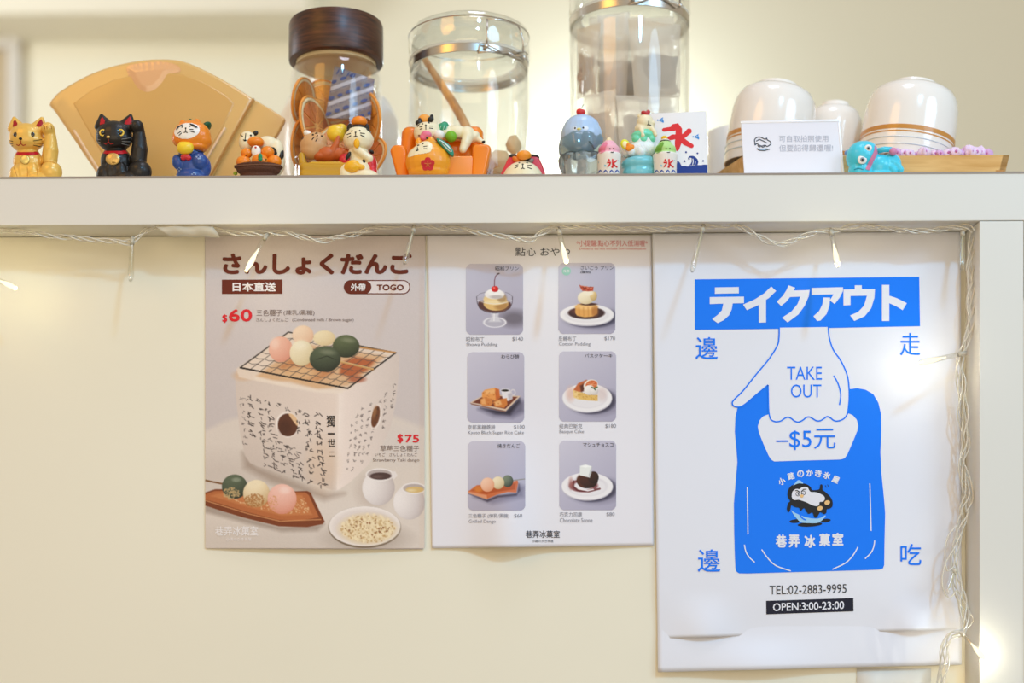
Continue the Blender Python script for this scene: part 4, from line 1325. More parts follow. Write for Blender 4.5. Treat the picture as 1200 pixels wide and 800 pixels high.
def ice_cup(cx, ydome, label, dome, dome2, topm, black):
    g = Fig('shaved_ice_cup', label, 'figurine', cx, 1.398, 'small shaved ice cup figurines')
    yb = g.yb
    g.lathe('cup', WHITEP, [(0.1, yb), (11.5, yb), (12.5, yb - 1), (14.2, 184), (14.6, 182.5), (14.2, 181.5), (13, 182), (0.1, 182.5)], n=40, track=True)
    g.blob('ice_dome', dome, [(cx, 176, 0, 12.8, 8, 12.5), (cx, 172.5, 0, 9.6, 8, 9.5), (cx, 181.5, 0, 14, 3.5, 13.5)], voxel=0.7, clamp=False)
    g.patch('syrup_patch', dome2, [[tuple(p[:2]) for p in catmull([(x + cx, y, 0) for x, y in ((-12.5, 179), (-11, 173), (-7, 168), (-2.5, 166), (-1.5, 169), (-3.5, 173), (-4, 177), (-8, 179.5))], 3, True)]], 0.3)
    if black:
        g.ell('hat_brim', BLACKP, (cx - .3, 166.5, 0, 6.8, 1.7, 6.8))
        g.ell('hat', WHITEP, (cx - .3, 164.6, 0, 5.4, 1.6, 5.4))
        g.ell('hat_top', mat('#eec52e', 0.4), (cx - 1, 161.6, 0, 3.8, 2.5, 3.8))
    else:
        g.ell('knob', topm, (cx, 166, 0, 4.4, 3.4, 4.4), (cx, 163.6, 0, 2.8, 2.6, 2.8))
    g.bead('eye', INK, cx + 1.2, 174.2, 0.9, 0.9, .5)
    g.bead('eye', INK, cx + 5.4, 174.0, 0.9, 0.9, .5)
    g.strokes('mouth', INK, [[(cx + 2.2, 178.2), (cx + 4, 178.6), (cx + 5.6, 178)]], 0.5)
    # the character on the cup and the wave round its foot
    t = [[(-2.6, 186.6), (-1.2, 188)], [(-4.2, 190.4), (-.2, 190), (-1.4, 193), (-3.4, 195.6)], [(2.2, 186.2), (2.4, 196.2), (.8, 195.2)], [(7.0, 188), (2.8, 191.2)], [(2.8, 190.8), (4.6, 194), (7.4, 196)]]
    g.strokes('lettering', RED_INK, [[(cx + 2.2 + x, y) for x, y in ln] for ln in t], 0.95, 0.1)
    g.patch('blue_dot', mat('#8cc3d6', 0.5), [ellipse(cx - 4.5, 194, 1.4, 1.6), ellipse(cx + 11, 188, .8, 1.2), ellipse(cx - 12, 190, .8, 1.2)], 0.2)
    g.patch('wave_print', BLU_INK, [[(cx + x0_ - 3.2, 202.5), (cx + x0_ - 2, 199.6), (cx + x0_, 198.4), (cx + x0_ + 2, 199.6), (cx + x0_ + 3.4, 202.5), (cx + x0_ + 1.6, 202.5), (cx + x0_ + .4, 200.6), (cx + x0_ - 1, 202.5)] for x0_ in (-10, -4, 3, 9.5)], 0.2)
    return g


ice_cup(713.5, 176, 'white shaved ice cup with a pink dome face beside the blue penguin', mat('#f2b4c0', 0.4, sss=0.2), mat('#e8809a', 0.4), mat('#f0dcae', 0.4), False)
ice_cup(779.5, 176, 'white shaved ice cup with a green dome face and tiny hat', mat('#b5dc8a', 0.4, sss=0.2), mat('#6ea53e', 0.4), None, True)

# white bear on a melon shaved ice
g = Fig('ice_bear', 'cream bear figurine with a red flower on a green and white shaved ice', 'figurine', 751, 1.412)
yb = g.yb
g.blob('turquoise_bowl', mat('#74c3cd', 0.3, coat=0.4), [(751, 193, 0, 23.5, 10, 19), (751, 203, 0, 22, 12, 17), (751, 209, 0, 19, 7, 15)], voxel=0.9)
bm_ = [(751 + 17 * math.sin(a), 176 + 3 * math.cos(2.3 * a + 1), 11 * math.cos(a), 6, 6, 6) for a in (2 * math.pi * i / 9 for i in range(9))]
SNOW = mat('#e9f0ee', 0.5, sss=0.3, bump=1.0, bscale=500)
g.blob('shaved_ice', SNOW, [(752, 177, 0, 20, 10, 16), (753, 167, 0, 15, 9, 12)] + bm_, voxel=0.9, smooth=4, clamp=False)
g.blob('melon_syrup', mat('#6fd8b0', 0.25, coat=0.6, sss=0.2), [(754, 160, 0, 15, 7.5, 13.5), (746, 163, 6, 6, 5, 6), (763, 163, 5, 5.5, 5, 6), (754, 164, 7, 6, 5, 6), (755, 156, 0, 11, 5, 10)], voxel=0.8, smooth=5, clamp=False)
g.blob('bear', CREAM, [(756, 143.5, 2, 10, 9.5, 9), (753, 151, 1, 9.5, 8, 8.5), (759, 150, 1, 8, 8, 8), (764.5, 144.5, 4, 3.6, 3.2, 4)], voxel=0.7, clamp=False, extra=[([(751, 151, 8), (752.5, 155, 10.5), (753.5, 158.5, 11)], [3.4, 3, 2.8]), ([(764, 151, 7), (767, 155, 9), (768, 158, 9)], [3, 2.6, 2.4])])
g.ell('ear', CREAM, (749.5, 135.5, 2, 2.6, 2.6, 2), seg=12)
g.blob('red_flower', mat('#b5181c', 0.35, coat=0.3), [(757.5, 133.5, 5, 3.6, 3.2, 3), (754, 131.8, 5, 3, 2.2, 3), (759.5, 131.5, 4, 2.6, 2.8, 2.6), (757, 137, 6, 3, 2.4, 2.6)], voxel=0.5, track=False, clamp=False)
g.strokes('face_paint', INK, [[(760.2, 141.5), (760, 145.5)], [(758.5, 146.2), (760.2, 146), (763, 146.8)]], 0.55)
g.ell('lemon_slice', mat('#dfe23e', 0.35), (732.5, 169, 10, 5.2, 6.2, 2.6, 30))
g.ell('lemon_slice_pulp', mat('#f3f0b8', 0.4), (733, 169.2, 11.6, 3.4, 4.4, 1.6, 30))
g.ell('orange_slice', mat('#f2912c', 0.35), (738.5, 173, 13, 5.4, 3.8, 2.6, 20), (736.5, 170, 13, 2.6, 3, 2))

# square white plaque with a large red character
g = Fig('printed_plaque', 'square white plaque with a large red character and navy wave', 'plaque', 797, 1.432)
yb = g.yb
pl = [(762, 132.5), (827.5, 130), (829.5, 200), (829.9, yb + 3), (762.6, yb + 3)]
g.prism('plaque_body', mat('#e9e6e4', 0.5), pl, -6, 6, bevel=0.8, seg=2, track=True)
NAVYI = mat('#1f3a86', 0.45)
g.patch('wave_print', NAVYI, [[(793, yb), (793, 187.5), (795.5, 188.5), (797.5, 191), (799, 194), (806, 194.6), (815, 193.5), (829.4, 192.6), (829.8, yb)]], 0.15)
cu = catmull([(806, 194, 0), (809, 192, 0), (810.5, 188, 0), (810, 185.4, 0), (808.2, 185.2, 0), (808.6, 187, 0), (807, 187.4, 0), (806, 185.2, 0), (808, 182.8, 0), (812, 182.4, 0), (816, 184.6, 0), (818.4, 189, 0), (817.6, 193.6, 0)], 4)
g.patch('wave_print', NAVYI, [[tuple(p[:2]) for p in cu]], 0.2, 0.35)
g.strokes('wave_foam', mat('#eef0f4', 0.5), [[(811.6, 193), (812.4, 189), (811.8, 186)], [(814.4, 193), (814.8, 189.5)]], 0.5, 0.4)
g.patch('wave_dot', NAVYI, [ellipse(804, 178.3, 1.4, 1.4), ellipse(817.3, 179.6, 1.3, 1.3), ellipse(802.3, 188.8, 1.4, 1.4), ellipse(823.8, 188.6, 1.3, 1.3)], 0.2, 0.35)
FISH = mat('#3f8fd6', 0.4)
for fx, fy in ((775, 140.6), (816.5, 160.4)):
    g.patch('fish_print', FISH, [[(fx - 5.2, fy - 1.6), (fx - 2.8, fy - .6), (fx - 2.8, fy + .8), (fx - 5, fy + .9)], [(fx - 2.4, fy - .8), (fx + .6, fy - 3), (fx + 2.6, fy - 3.6), (fx + 2.0, fy - 1.4), (fx + 3, fy + .6), (fx + 2.8, fy + 3.6), (fx - .6, fy + 1.8), (fx - 2.4, fy + 1)]], 0.2, 0.35)
    g.patch('fish_mark', mat('#d9e6f2', 0.4), [ellipse(fx + .3, fy - .2, 1.0, .9)], 0.35, 0.3)


def thick(pts, wd):
    """outline of a brush stroke with round ends; width per point"""
    if not isinstance(wd, (list, tuple)):
        wd = [wd] * len(pts)
    l, r = [], []
    n = len(pts)
    for i in range(n):
        a, b = pts[max(0, i - 1)], pts[min(n - 1, i + 1)]
        dx, dy = b[0] - a[0], b[1] - a[1]
        L = math.hypot(dx, dy)
        l.append((pts[i][0] - dy / L * wd[i] / 2, pts[i][1] + dx / L * wd[i] / 2))
        r.append((pts[i][0] + dy / L * wd[i] / 2, pts[i][1] - dx / L * wd[i] / 2))
    a0 = math.atan2(pts[0][1] - pts[1][1], pts[0][0] - pts[1][0])
    a1 = math.atan2(pts[-1][1] - pts[-2][1], pts[-1][0] - pts[-2][0])
    c0 = [(pts[0][0] + wd[0] / 2 * math.cos(a0 + t), pts[0][1] + wd[0] / 2 * math.sin(a0 + t)) for t in (1.2, .6, 0, -.6, -1.2)]
    c1 = [(pts[-1][0] + wd[-1] / 2 * math.cos(a1 + t), pts[-1][1] + wd[-1] / 2 * math.sin(a1 + t)) for t in (1.2, .6, 0, -.6, -1.2)]
    return l + c1 + r[::-1] + c0


g.patch('lettering', RED_INK, [thick([(778, 152), (784, 151), (790, 150.5)], [5, 5, 6]), thick([(789, 148), (793, 147.6), (795.5, 151), (795.5, 160), (794.6, 168), (793.6, 174.6)], [6, 8, 8, 8.5, 8, 5]),
                               thick([(784, 162), (788, 160.6), (793, 160)], [5, 6.5, 6]), thick([(807.5, 153.6), (803, 158), (797, 162)], [7, 6, 6]), thick([(797, 162), (803, 167), (810.5, 171)], [7, 7, 5.5])], 0.15, 0.35)

# printed white card on a stand
g = Fig('sign_card', 'small white printed card with grey text standing before the bowls', 'card', 930, 1.412)
yb = g.yb
CARD = mat('#eceaf0', 0.35, coat=0.2)
g.prism('card', CARD, [(868.3, 141.5), (983, 140), (989.6, yb - .5), (873, yb - .3)], -1.2, 1.2, bevel=0.5, seg=2, track=True, smooth=False)
g.prism('card_foot', thin_glass(base=0.08, edge=0.7, name='acrylic'), [(872.5, yb - 2.4), (990, yb - 2.4), (990.4, yb + 1), (872.8, yb + 1)], -14, 3.6, bevel=0.5, seg=2)
for poly in ([(868.2, 141.2), (983.2, 139.7), (983.6, 142.6), (868.4, 144)], [(981.5, 143.4), (983.9, 143.4), (990.2, yb - 1), (987.8, yb - 1)]):
    g.prism('acrylic_edge', mat('#f7f7fb', 0.1, coat=1.0), poly, -1.6, 1.7, bevel=0.4, seg=2)
SIGN = g

# turquoise toy lying on its side
g = Fig('turquoise_toy', 'turquoise rubber toy with round white eyes and a pink strap', 'toy', 1025, 1.402)
TUR = mat('#45cfe6', 0.32, coat=0.4, sss=0.1)
g.blob('body', TUR, [(1010, 184, 2, 18.5, 18.5, 17), (1014, 180, 2, 15, 14.5, 15), (1008, 200, 2, 14, 13, 14), (1031, 196, 0, 17, 15, 15), (1043, 193, 0, 13, 13, 13), (1030, 207, 0, 26, 7, 15)], voxel=0.9, extra=[
    ([(1047, 190, 8), (1052, 194, 10), (1055, 199, 9)], [4.5, 4.2, 4.2]), ([(1044, 196, 10), (1048, 200, 12)], [4, 3.6])])
g.tube('arm', TUR, [(1028, 177, 8), (1036, 175, 10), (1045, 175.5, 10)], [3.2, 3.4, 3.2], 10)
g.ell('fist', mat('#d68cb0', 0.4), (1046.5, 177.6, 12, 4.6, 4.6, 4.2))
sw = g.surf(1011, 186.5, 15)
for (ex, ey, er) in ((1010.5, 186.8, 5.6), (1017.5, 173.4, 4.4)):
    g.bead('eye', WHITEP, ex, ey, er, er * .95, 1.4)
    sw = g.surf(ex, ey, 15)
    g.ell('pupil', mat('#8f979c', 0.3), (ex + .3, ey, sw + 1.2, er * .5, er * .5, .8), seg=14)
    g.ell('pupil_dot', INK, (ex + .3, ey, sw + 1.9, er * .22, er * .22, .5), seg=10)
st_ = catmull([(1027.5, 171, 0), (1026.5, 178, 0), (1022, 187, 0), (1016.5, 199, 0)], 6)
poly = [(p.x - 2.6, p.y - 1) for p in st_] + [(p.x + 2.6, p.y + 1) for p in st_[::-1]]
g.patch('strap', mat('#dd86a4', 0.4), [poly], 0.7)
g.ell('fin', mat('#6f9fd6', 0.4), (993.6, 178.4, -2, 4.0, 3.0, 3, 20))
g.strokes('mouth', mat('#1b8aa5', 0.5), [[(1001, 198.5), (1006, 197), (1012, 198.6)]], 0.5)

# ------------------------------------------------------------------ printed pictures: a small painter (printed ink on flat paper)
def hexa(h):
    h = h.lstrip('#')
    return np.array([int(h[i:i + 2], 16) / 255 for i in (0, 2, 4)])


class Canvas:
    def __init__(s, x0, y0, x1, y1, step, seed=3):
        s.nx = int(round((x1 - x0) / step)) + 1
        s.ny = int(round((y1 - y0) / step)) + 1
        s.xs = np.linspace(x0, x1, s.nx)
        s.ys = np.linspace(y0, y1, s.ny)
        s.X, s.Y = np.meshgrid(s.xs, s.ys)
        s.C = np.zeros((s.ny, s.nx, 3))
        s.rng = np.random.RandomState(seed)

    def put(s, m, col):
        m = np.clip(m, 0, 1)[..., None]
        s.C = s.C * (1 - m) + (hexa(col) if isinstance(col, str) else col) * m

    def d_ell(s, cx, cy, rx, ry, rot=0):
        c, n = math.cos(R(rot)), math.sin(R(rot))
        u = ((s.X - cx) * c + (s.Y - cy) * n) / rx
        v = (-(s.X - cx) * n + (s.Y - cy) * c) / ry
        return (np.sqrt(u * u + v * v) - 1) * min(rx, ry), u, v

    def ell(s, cx, cy, rx, ry, col, rot=0, soft=0.8, a=1.0):
        d, _, _ = s.d_ell(cx, cy, rx, ry, rot)
        s.put(np.clip(.5 - d / soft, 0, 1) * a, col)

    def ring(s, cx, cy, rx, ry, wd, col, rot=0, soft=0.7, a=1.0):
        d, _, _ = s.d_ell(cx, cy, rx, ry, rot)
        s.put(np.clip(.5 - (np.abs(d) - wd / 2) / soft, 0, 1) * a, col)

    def ball(s, cx, cy, rx, ry, light, dark, rot=0, lx=-.5, ly=-.6, soft=0.8, rim=None, pw=1.0):
        d, u, v = s.d_ell(cx, cy, rx, ry, rot)
        nz = np.sqrt(np.clip(1 - u * u - v * v, 0, 1))
        c, n = math.cos(R(rot)), math.sin(R(rot))
        nx_, ny_ = u * c - v * n, u * n + v * c
        t = np.clip(.5 + .5 * (nx_ * lx + ny_ * ly + nz * .62), 0, 1)[..., None] ** pw
        s.put(np.clip(.5 - d / soft, 0, 1), hexa(dark) * (1 - t) + hexa(light) * t)

    def d_poly(s, pts):
        X, Y = s.X, s.Y
        d = np.full(X.shape, 1e9)
        ins = np.zeros(X.shape, bool)
        n = len(pts)
        for i in range(n):
            ax, ay = pts[i]
            bx, by = pts[(i + 1) % n]
            ex, ey = bx - ax, by - ay
            t = np.clip(((X - ax) * ex + (Y - ay) * ey) / (ex * ex + ey * ey + 1e-9), 0, 1)
            d = np.minimum(d, (X - ax - ex * t) ** 2 + (Y - ay - ey * t) ** 2)
            if ay != by:
                ins ^= ((ay > Y) != (by > Y)) & (X < ex * (Y - ay) / ey + ax)
        d = np.sqrt(d)
        return np.where(ins, -d, d)

    def poly(s, pts, col, soft=0.8, a=1.0, smooth=0):
        if smooth:
            pts = [tuple(p[:2]) for p in catmull([(x, y, 0) for x, y in pts], smooth, True)]
        s.put(np.clip(.5 - s.d_poly(pts) / soft, 0, 1) * a, col)

    def line(s, pts, wd, col, a=1.0, soft=0.7):
        d = np.full(s.X.shape, 1e9)
        for (ax, ay), (bx, by) in zip(pts[:-1], pts[1:]):
            ex, ey = bx - ax, by - ay
            t = np.clip(((s.X - ax) * ex + (s.Y - ay) * ey) / (ex * ex + ey * ey + 1e-9), 0, 1)
            d = np.minimum(d, (s.X - ax - ex * t) ** 2 + (s.Y - ay - ey * t) ** 2)
        s.put(np.clip(.5 - (np.sqrt(d) - wd / 2) / soft, 0, 1) * a, col)

    def grain(s, mask_pts, col, n, size, a=0.8):
        """crumbs scattered in a polygon"""
        xs = [p[0] for p in mask_pts]
        ys = [p[1] for p in mask_pts]
        k = 0
        while k < n:
            x, y = s.rng.uniform(min(xs), max(xs)), s.rng.uniform(min(ys), max(ys))
            if in_poly(x, y, mask_pts):
                s.blot(x, y, size * s.rng.uniform(.5, 1.3), col, a)
                k += 1

    def blot(s, x, y, r, col, a=1.0, ry=None):
        i0, i1 = np.searchsorted(s.xs, x - r * 2 - 1), np.searchsorted(s.xs, x + r * 2 + 1)
        j0, j1 = np.searchsorted(s.ys, y - r * 2 - 1), np.searchsorted(s.ys, y + r * 2 + 1)
        if i1 <= i0 or j1 <= j0:
            return
        X, Y = s.X[j0:j1, i0:i1], s.Y[j0:j1, i0:i1]
        d = np.sqrt((X - x) ** 2 + ((Y - y) * r / (ry or r)) ** 2) - r
        m = (np.clip(.5 - d / .8, 0, 1) * a)[..., None]
        s.C[j0:j1, i0:i1] = s.C[j0:j1, i0:i1] * (1 - m) + hexa(col) * m

    def dash(s, x0, y0, x1, y1, wd, col, a):
        n = max(2, int(math.hypot(x1 - x0, y1 - y0) / .5))
        for k in range(n + 1):
            s.blot(x0 + (x1 - x0) * k / n, y0 + (y1 - y0) * k / n, wd / 2, col, a)


PRINT = bpy.data.materials.new('printed_ink')
PRINT.use_nodes = True
at = PRINT.node_tree.nodes.new('ShaderNodeAttribute')
at.attribute_name = 'ink'
PRINT.node_tree.links.new(at.outputs['Color'], PRINT.node_tree.nodes['Principled BSDF'].inputs['Base Color'])
PRINT.node_tree.nodes['Principled BSDF'].inputs['Roughness'].default_value = 0.42
PRINT.node_tree.nodes['Principled BSDF'].inputs['Specular IOR Level'].default_value = 0.3


class Poster:
    """a sheet hung on the back panel; corners in the photo, lift(x, y) metres off the panel"""

    def __init__(s, name, label, cat, tl, tr, br, bl, lift, base='#eeedf1', nx=60, ny=80, thick=0.00035):
        s.lift = lift
        s.c = (tl, tr, br, bl)
        mid = ((tl[0] + tr[0]) / 2, (tl[1] + bl[1]) / 2)
        s.root = bpy.data.objects.new(name, None)
        s.root.empty_display_size = 0.02
        COL.objects.link(s.root)
        s.root.location = P(mid[0], bl[1], YP)
        props(s.root, label, cat)
        V, Fc = [], []
        for j in range(ny + 1):
            for i in range(nx + 1):
                x, y = s.uv(i / nx, j / ny)
                V.append(s.p3(x, y, 0))
        for j in range(ny):
            for i in range(nx):
                Fc.append((j * (nx + 1) + i, (j + 1) * (nx + 1) + i, (j + 1) * (nx + 1) + i + 1, j * (nx + 1) + i + 1))
        o = mesh_obj('paper_sheet', V, Fc, mat(base, 0.45), s.root, True)
        sd = o.modifiers.new('thickness', 'SOLIDIFY')
        sd.thickness = thick
        sd.offset = -1
        s.layer = 0

    def uv(s, u, v):
        tl, tr, br, bl = s.c
        return ((tl[0] * (1 - u) + tr[0] * u) * (1 - v) + (bl[0] * (1 - u) + br[0] * u) * v,
                (tl[1] * (1 - u) + tr[1] * u) * (1 - v) + (bl[1] * (1 - u) + br[1] * u) * v)

    def p3(s, x, y, off):
        return P(x, y, YP - s.lift(x, y) - off) - s.root.location

    def fill(s, part, m, polys, layer=1, smooth=0, parent=None):
        """flat printed shapes: outlines in photo coordinates"""
        V, Fc = [], []
        for poly in polys:
            if smooth:
                poly = [tuple(p[:2]) for p in catmull([(x, y, 0) for x, y in poly], smooth, True)]
            q = []
            for p in poly:
                if not q or math.hypot(p[0] - q[-1][0], p[1] - q[-1][1]) > 0.02:
                    q.append(p)
            tri = tessellate_polygon([[Vector((x, y, 0)) for x, y in q]])
            o = len(V)
            V += [s.p3(x, y, 0.00012 * layer + 0.0001) for x, y in q]
            for t in tri:
                a_, b_, c_ = (q[k] for k in t)
                if (b_[0] - a_[0]) * (c_[1] - a_[1]) - (b_[1] - a_[1]) * (c_[0] - a_[0]) > 0:
                    t = t[::-1]
                Fc.append(tuple(o + k for k in t))
        return mesh_obj(part, V, Fc, m, parent or s.root)

    def line(s, part, m, lines, wd, layer=2, smooth=0, parent=None):
        V, Fc = [], []
        for ln in lines:
            if smooth:
                ln = [tuple(p[:2]) for p in catmull([(x, y, 0) for x, y in ln], smooth)]
            o = len(V)
            for i, p in enumerate(ln):
                a, b = ln[max(0, i - 1)], ln[min(len(ln) - 1, i + 1)]
                dx, dy = b[0] - a[0], b[1] - a[1]
                L = math.hypot(dx, dy) or 1
                for sgn in (1, -1):
                    V.append(s.p3(p[0] - dy / L * wd / 2 * sgn, p[1] + dx / L * wd / 2 * sgn, 0.00012 * layer + 0.0001))
            for i in range(len(ln) - 1):
                Fc.append((o + 2 * i, o + 2 * i + 1, o + 2 * i + 3, o + 2 * i + 2))
        return mesh_obj(part, V, Fc, m, parent or s.root)

    def picture(s, part, cv, layer=1, mask=None):
        V = [s.p3(x, y, 0.00012 * layer) for y in cv.ys for x in cv.xs]
        nx = cv.nx
        Fc = []
        for j in range(cv.ny - 1):
            for i in range(nx - 1):
                if mask is None or mask(cv.xs[i] * .5 + cv.xs[i + 1] * .5, cv.ys[j] * .5 + cv.ys[j + 1] * .5):
                    Fc.append((j * nx + i, (j + 1) * nx + i, (j + 1) * nx + i + 1, j * nx + i + 1))
        o = mesh_obj(part, V, Fc, PRINT, s.root)
        c = np.clip(cv.C.reshape(-1, 3), 0, 1)
        c = np.where(c <= .04045, c / 12.92, ((c + .055) / 1.055) ** 2.4)
        at_ = o.data.color_attributes.new('ink', 'FLOAT_COLOR', 'POINT')
        at_.data.foreach_set('color', np.concatenate([c, np.ones((len(c), 1))], 1).astype(np.float32).ravel())
        return o

    def text(s, part, m, body, x0, y0, x1, y1, bold=0.0, layer=3, dy=0.0, parent=None, rot=0):
        """lettering whose ink just fills the box x0..x1, y0..y1 of the photo; dy: drop along its length"""
        src = text_mesh(body, 0.0)
        pts = [(v.co.x, v.co.y) for v in src.vertices]
        fcs = [tuple(p.vertices) for p in src.polygons]
        bpy.data.meshes.remove(src)
        ax, bx = min(p[0] for p in pts), max(p[0] for p in pts)
        ay, by = min(p[1] for p in pts), max(p[1] for p in pts)
        bold = max(0.0, bold)
        x0, x1, y0, y1 = x0 + bold * (y1 - y0) * .9, x1 - bold * (y1 - y0) * .9, y0 + bold * (y1 - y0) * .9, y1 - bold * (y1 - y0) * .9
        bw = bold * (y1 - y0) * .9
        cr, sr = math.cos(R(rot)), math.sin(R(rot))
        mx, my = (x0 + x1) / 2, (y0 + y1) / 2
        V, Fc = [], []
        # heavier lettering: the ink spreads the same amount to all sides
        sh_ = [(0, 0)] + ([(bw * math.cos(2 * math.pi * k / 8), bw * math.sin(2 * math.pi * k / 8)) for k in range(8)] if bold else [])
        for k, (sx, sy) in enumerate(sh_):
            o_ = len(V)
            for px_, py_ in pts:
                u = (px_ - ax) / (bx - ax)
                x, y = x0 + u * (x1 - x0) + sx, y1 + (py_ - ay) / (by - ay) * (y0 - y1) + dy * u + sy
                if rot:
                    x, y = mx + (x - mx) * cr - (y - my) * sr, my + (x - mx) * sr + (y - my) * cr
                V.append(s.p3(x, y, 0.00012 * layer + 0.0001 + 0.000008 * k))
            Fc += [tuple(o_ + q for q in f) for f in fcs]
        me = bpy.data.meshes.new(part)
        me.from_pydata([tuple(v) for v in V], [], Fc)
        me.update()
        me.name = part
        me.materials.clear()
        me.materials.append(m)
        o = bpy.data.objects.new(part, me)
        COL.objects.link(o)
        o.parent = parent or s.root
        return o


def text_mesh(body, bold=0.0):
    cu = bpy.data.curves.new('lettering', 'FONT')
    cu.body = body
    cu.size = 1.0
    cu.offset = bold
    cu.resolution_u = 3
    cu.fill_mode = 'FRONT'
    ob = bpy.data.objects.new('lettering', cu)
    COL.objects.link(ob)
    bpy.context.view_layer.update()
    dg = bpy.context.evaluated_depsgraph_get()
    me = bpy.data.meshes.new_from_object(ob.evaluated_get(dg))
    bpy.data.objects.remove(ob)
    bpy.data.curves.remove(cu)
    return me


def sstep(a, b, x):
    t = min(1, max(0, (x - a) / (b - a)))
    return t * t * (3 - 2 * t)


# ================================================================== poster 1: dango on a small grill
BROWN = mat('#6b2717', 0.45)
P1 = Poster('menu_poster', 'photo poster of dango skewers on a small white charcoal stove, left of the three', 'poster', (240, 276), (498.6, 276.5), (496, 643.4), (242.6, 642.4),
            lambda x, y: 0.0012 + 0.0045 * sstep(560, 643, y) * math.sin(math.pi * min(1, max(0, (x - 240) / 258))) + 0.001 * sstep(490, 499, x), base='#d8d0d0')
cv = Canvas(240.6, 277, 497.6, 642, 0.75)
X, Y = cv.X, cv.Y
# backdrop and table
t = np.clip((Y - 277) / 230, 0, 1)[..., None]
cv.C = hexa('#d9d1d2') * (1 - t) + hexa('#cfc5c3') * t
vg = np.exp(-((X - 380) / 150) ** 2)[..., None]
cv.C = cv.C * (.97 + .03 * vg)
cv.poly([(236, 507), (262, 494), (285, 487), (460, 487), (500, 503), (500, 660), (236, 660)], '#ddd2c8', soft=7)
cv.ell(262, 556, 60, 22, '#c6b9b0', soft=30, a=.55)
cv.ell(330, 640, 110, 26, '#cdc2b9', soft=30, a=.6)
cv.ell(475, 520, 40, 22, '#d8cfcb', soft=20, a=.6)
# contact shade of the stove
cv.poly([(284, 530), (302, 546), (384, 578), (404, 578), (380, 586), (318, 566), (286, 548)], '#9d897b', soft=9, a=.7)
# stove: front and side
front = [(275.5, 440), (277, 434), (282, 430), (300, 432), (398, 451), (399, 470), (395, 573.5), (389, 574), (345, 559), (301, 546), (293, 542), (287, 533), (281, 505), (277, 470)]
side = [(398, 451), (430, 432), (455, 414), (464, 412.5), (468, 418), (467.5, 436), (464, 470), (458, 500), (447, 524), (430, 546), (410, 565), (398, 573), (394, 574)]
cv.poly(front, '#e3d3c8', soft=1.2)
cv.poly(side, '#eadcd4', soft=1.2)
sh = np.clip((X - 275) / 120, 0, 1)[..., None]
m = np.clip(.5 - cv.d_poly(front), 0, 1)[..., None]
cv.C = cv.C * (1 - m) + (cv.C * (.95 + .07 * sh) * (1 - .10 * np.clip((Y - 500) / 80, 0, 1)[..., None])) * m
m = np.clip(.5 - cv.d_poly(side), 0, 1)[..., None]
cv.C = cv.C * (1 - m) + cv.C * (1.02 - .10 * np.clip((X - 400) / 66, 0, 1)[..., None]) * m
cv.line([(398, 455), (399, 470), (395, 570)], 7, '#f3e8e0', a=.55, soft=6)
cv.ell(378, 545, 18, 30, '#e0bfa0', soft=14, a=.4)
cv.ell(285, 440, 10, 5, '#d9a877', soft=6, a=.6)
# upper rim and what glows under the net
cv.poly([(277, 432), (283, 428), (338, 389), (464, 412), (455, 420), (410, 456), (398, 458), (330, 452), (300, 446), (280, 442)], '#e8d6c6', soft=2)
cv.poly([(300, 441), (322, 424), (352, 402), (452, 417), (436, 432), (408, 452), (372, 456), (340, 447), (318, 446)], '#dcb48c', soft=4)
cv.poly([(326, 430), (345, 417), (378, 425), (392, 436), (372, 446), (345, 443)], '#c98a5c', soft=5)
cv.poly([(400, 425), (416, 418), (440, 422), (430, 434), (412, 442), (398, 438)], '#b8643c', soft=4)
cv.ell(352, 437, 20, 8, '#e6c092', soft=6, a=.8)
cv.ell(418, 444, 10, 4, '#a9573a', soft=3, a=.8)
cv.line([(300, 443), (330, 450), (372, 458), (400, 459)], 4, '#f0e2d4', a=.8, soft=3)
# wire net
A, B, C_, D = (281.6, 430.6), (407.5, 455), (463.8, 413.2), (338, 389)
lp = lambda p, q, t: (p[0] + (q[0] - p[0]) * t, p[1] + (q[1] - p[1]) * t)
for i in range(1, 11):
    cv.line([lp(A, B, i / 11), lp(D, C_, i / 11)], .8, '#4a4340', a=.85)
for i in range(1, 7):
    pts = [lp(lp(A, D, i / 7), lp(B, C_, i / 7), k / 22) for k in range(23)]
    pts = [(x, y + (.7 if k % 2 else -.7)) for k, (x, y) in enumerate(pts)]
    cv.line(pts, .8, '#57504c', a=.8)
cv.line([A, B, C_, D, A], 1.5, '#2c2726', a=.95)
cv.line([A, B], 1.9, '#211d1d', a=.95)
cv.line([(B[0], B[1]), (C_[0], C_[1])], 1.6, '#211d1d', a=.95)
# skewers and dango
cv.ball(380, 396, 13, 9, '#f3e3bd', '#d4b98a')
cv.ball(355, 392.5, 12.5, 11.5, '#f6dcc0', '#dfae8c')
cv.ball(329, 409, 14, 15, '#f3c2ac', '#d98a72')
cv.ball(353.5, 413.5, 14, 15, '#f4e8c8', '#cfb98a')
cv.ell(352, 404, 8, 5, '#faf2dc', soft=6, a=.6)
cv.line([(396, 423), (437, 432.5)], 2.2, '#c9995e')
cv.line([(396, 422.3), (437, 431.6)], .8, '#e2bf8a')
cv.line([(419, 406.5), (463, 413)], 2.0, '#c08c54')
cv.ball(405.5, 405.6, 15.8, 13.4, '#5f6a4a', '#1f261c', lx=-.2, ly=-.9)
cv.ball(381, 420.5, 18.2, 15.2, '#56614a', '#1a211a', lx=-.2, ly=-.9)
cv.ell(408, 398.5, 7, 2.6, '#8a9074', soft=3, a=.7, rot=8)
cv.ell(384, 412.5, 8, 2.8, '#848a72', soft=3, a=.7, rot=6)
cv.line([(371, 421), (383, 417), (393, 421)], 1.2, '#262d22', a=.7)
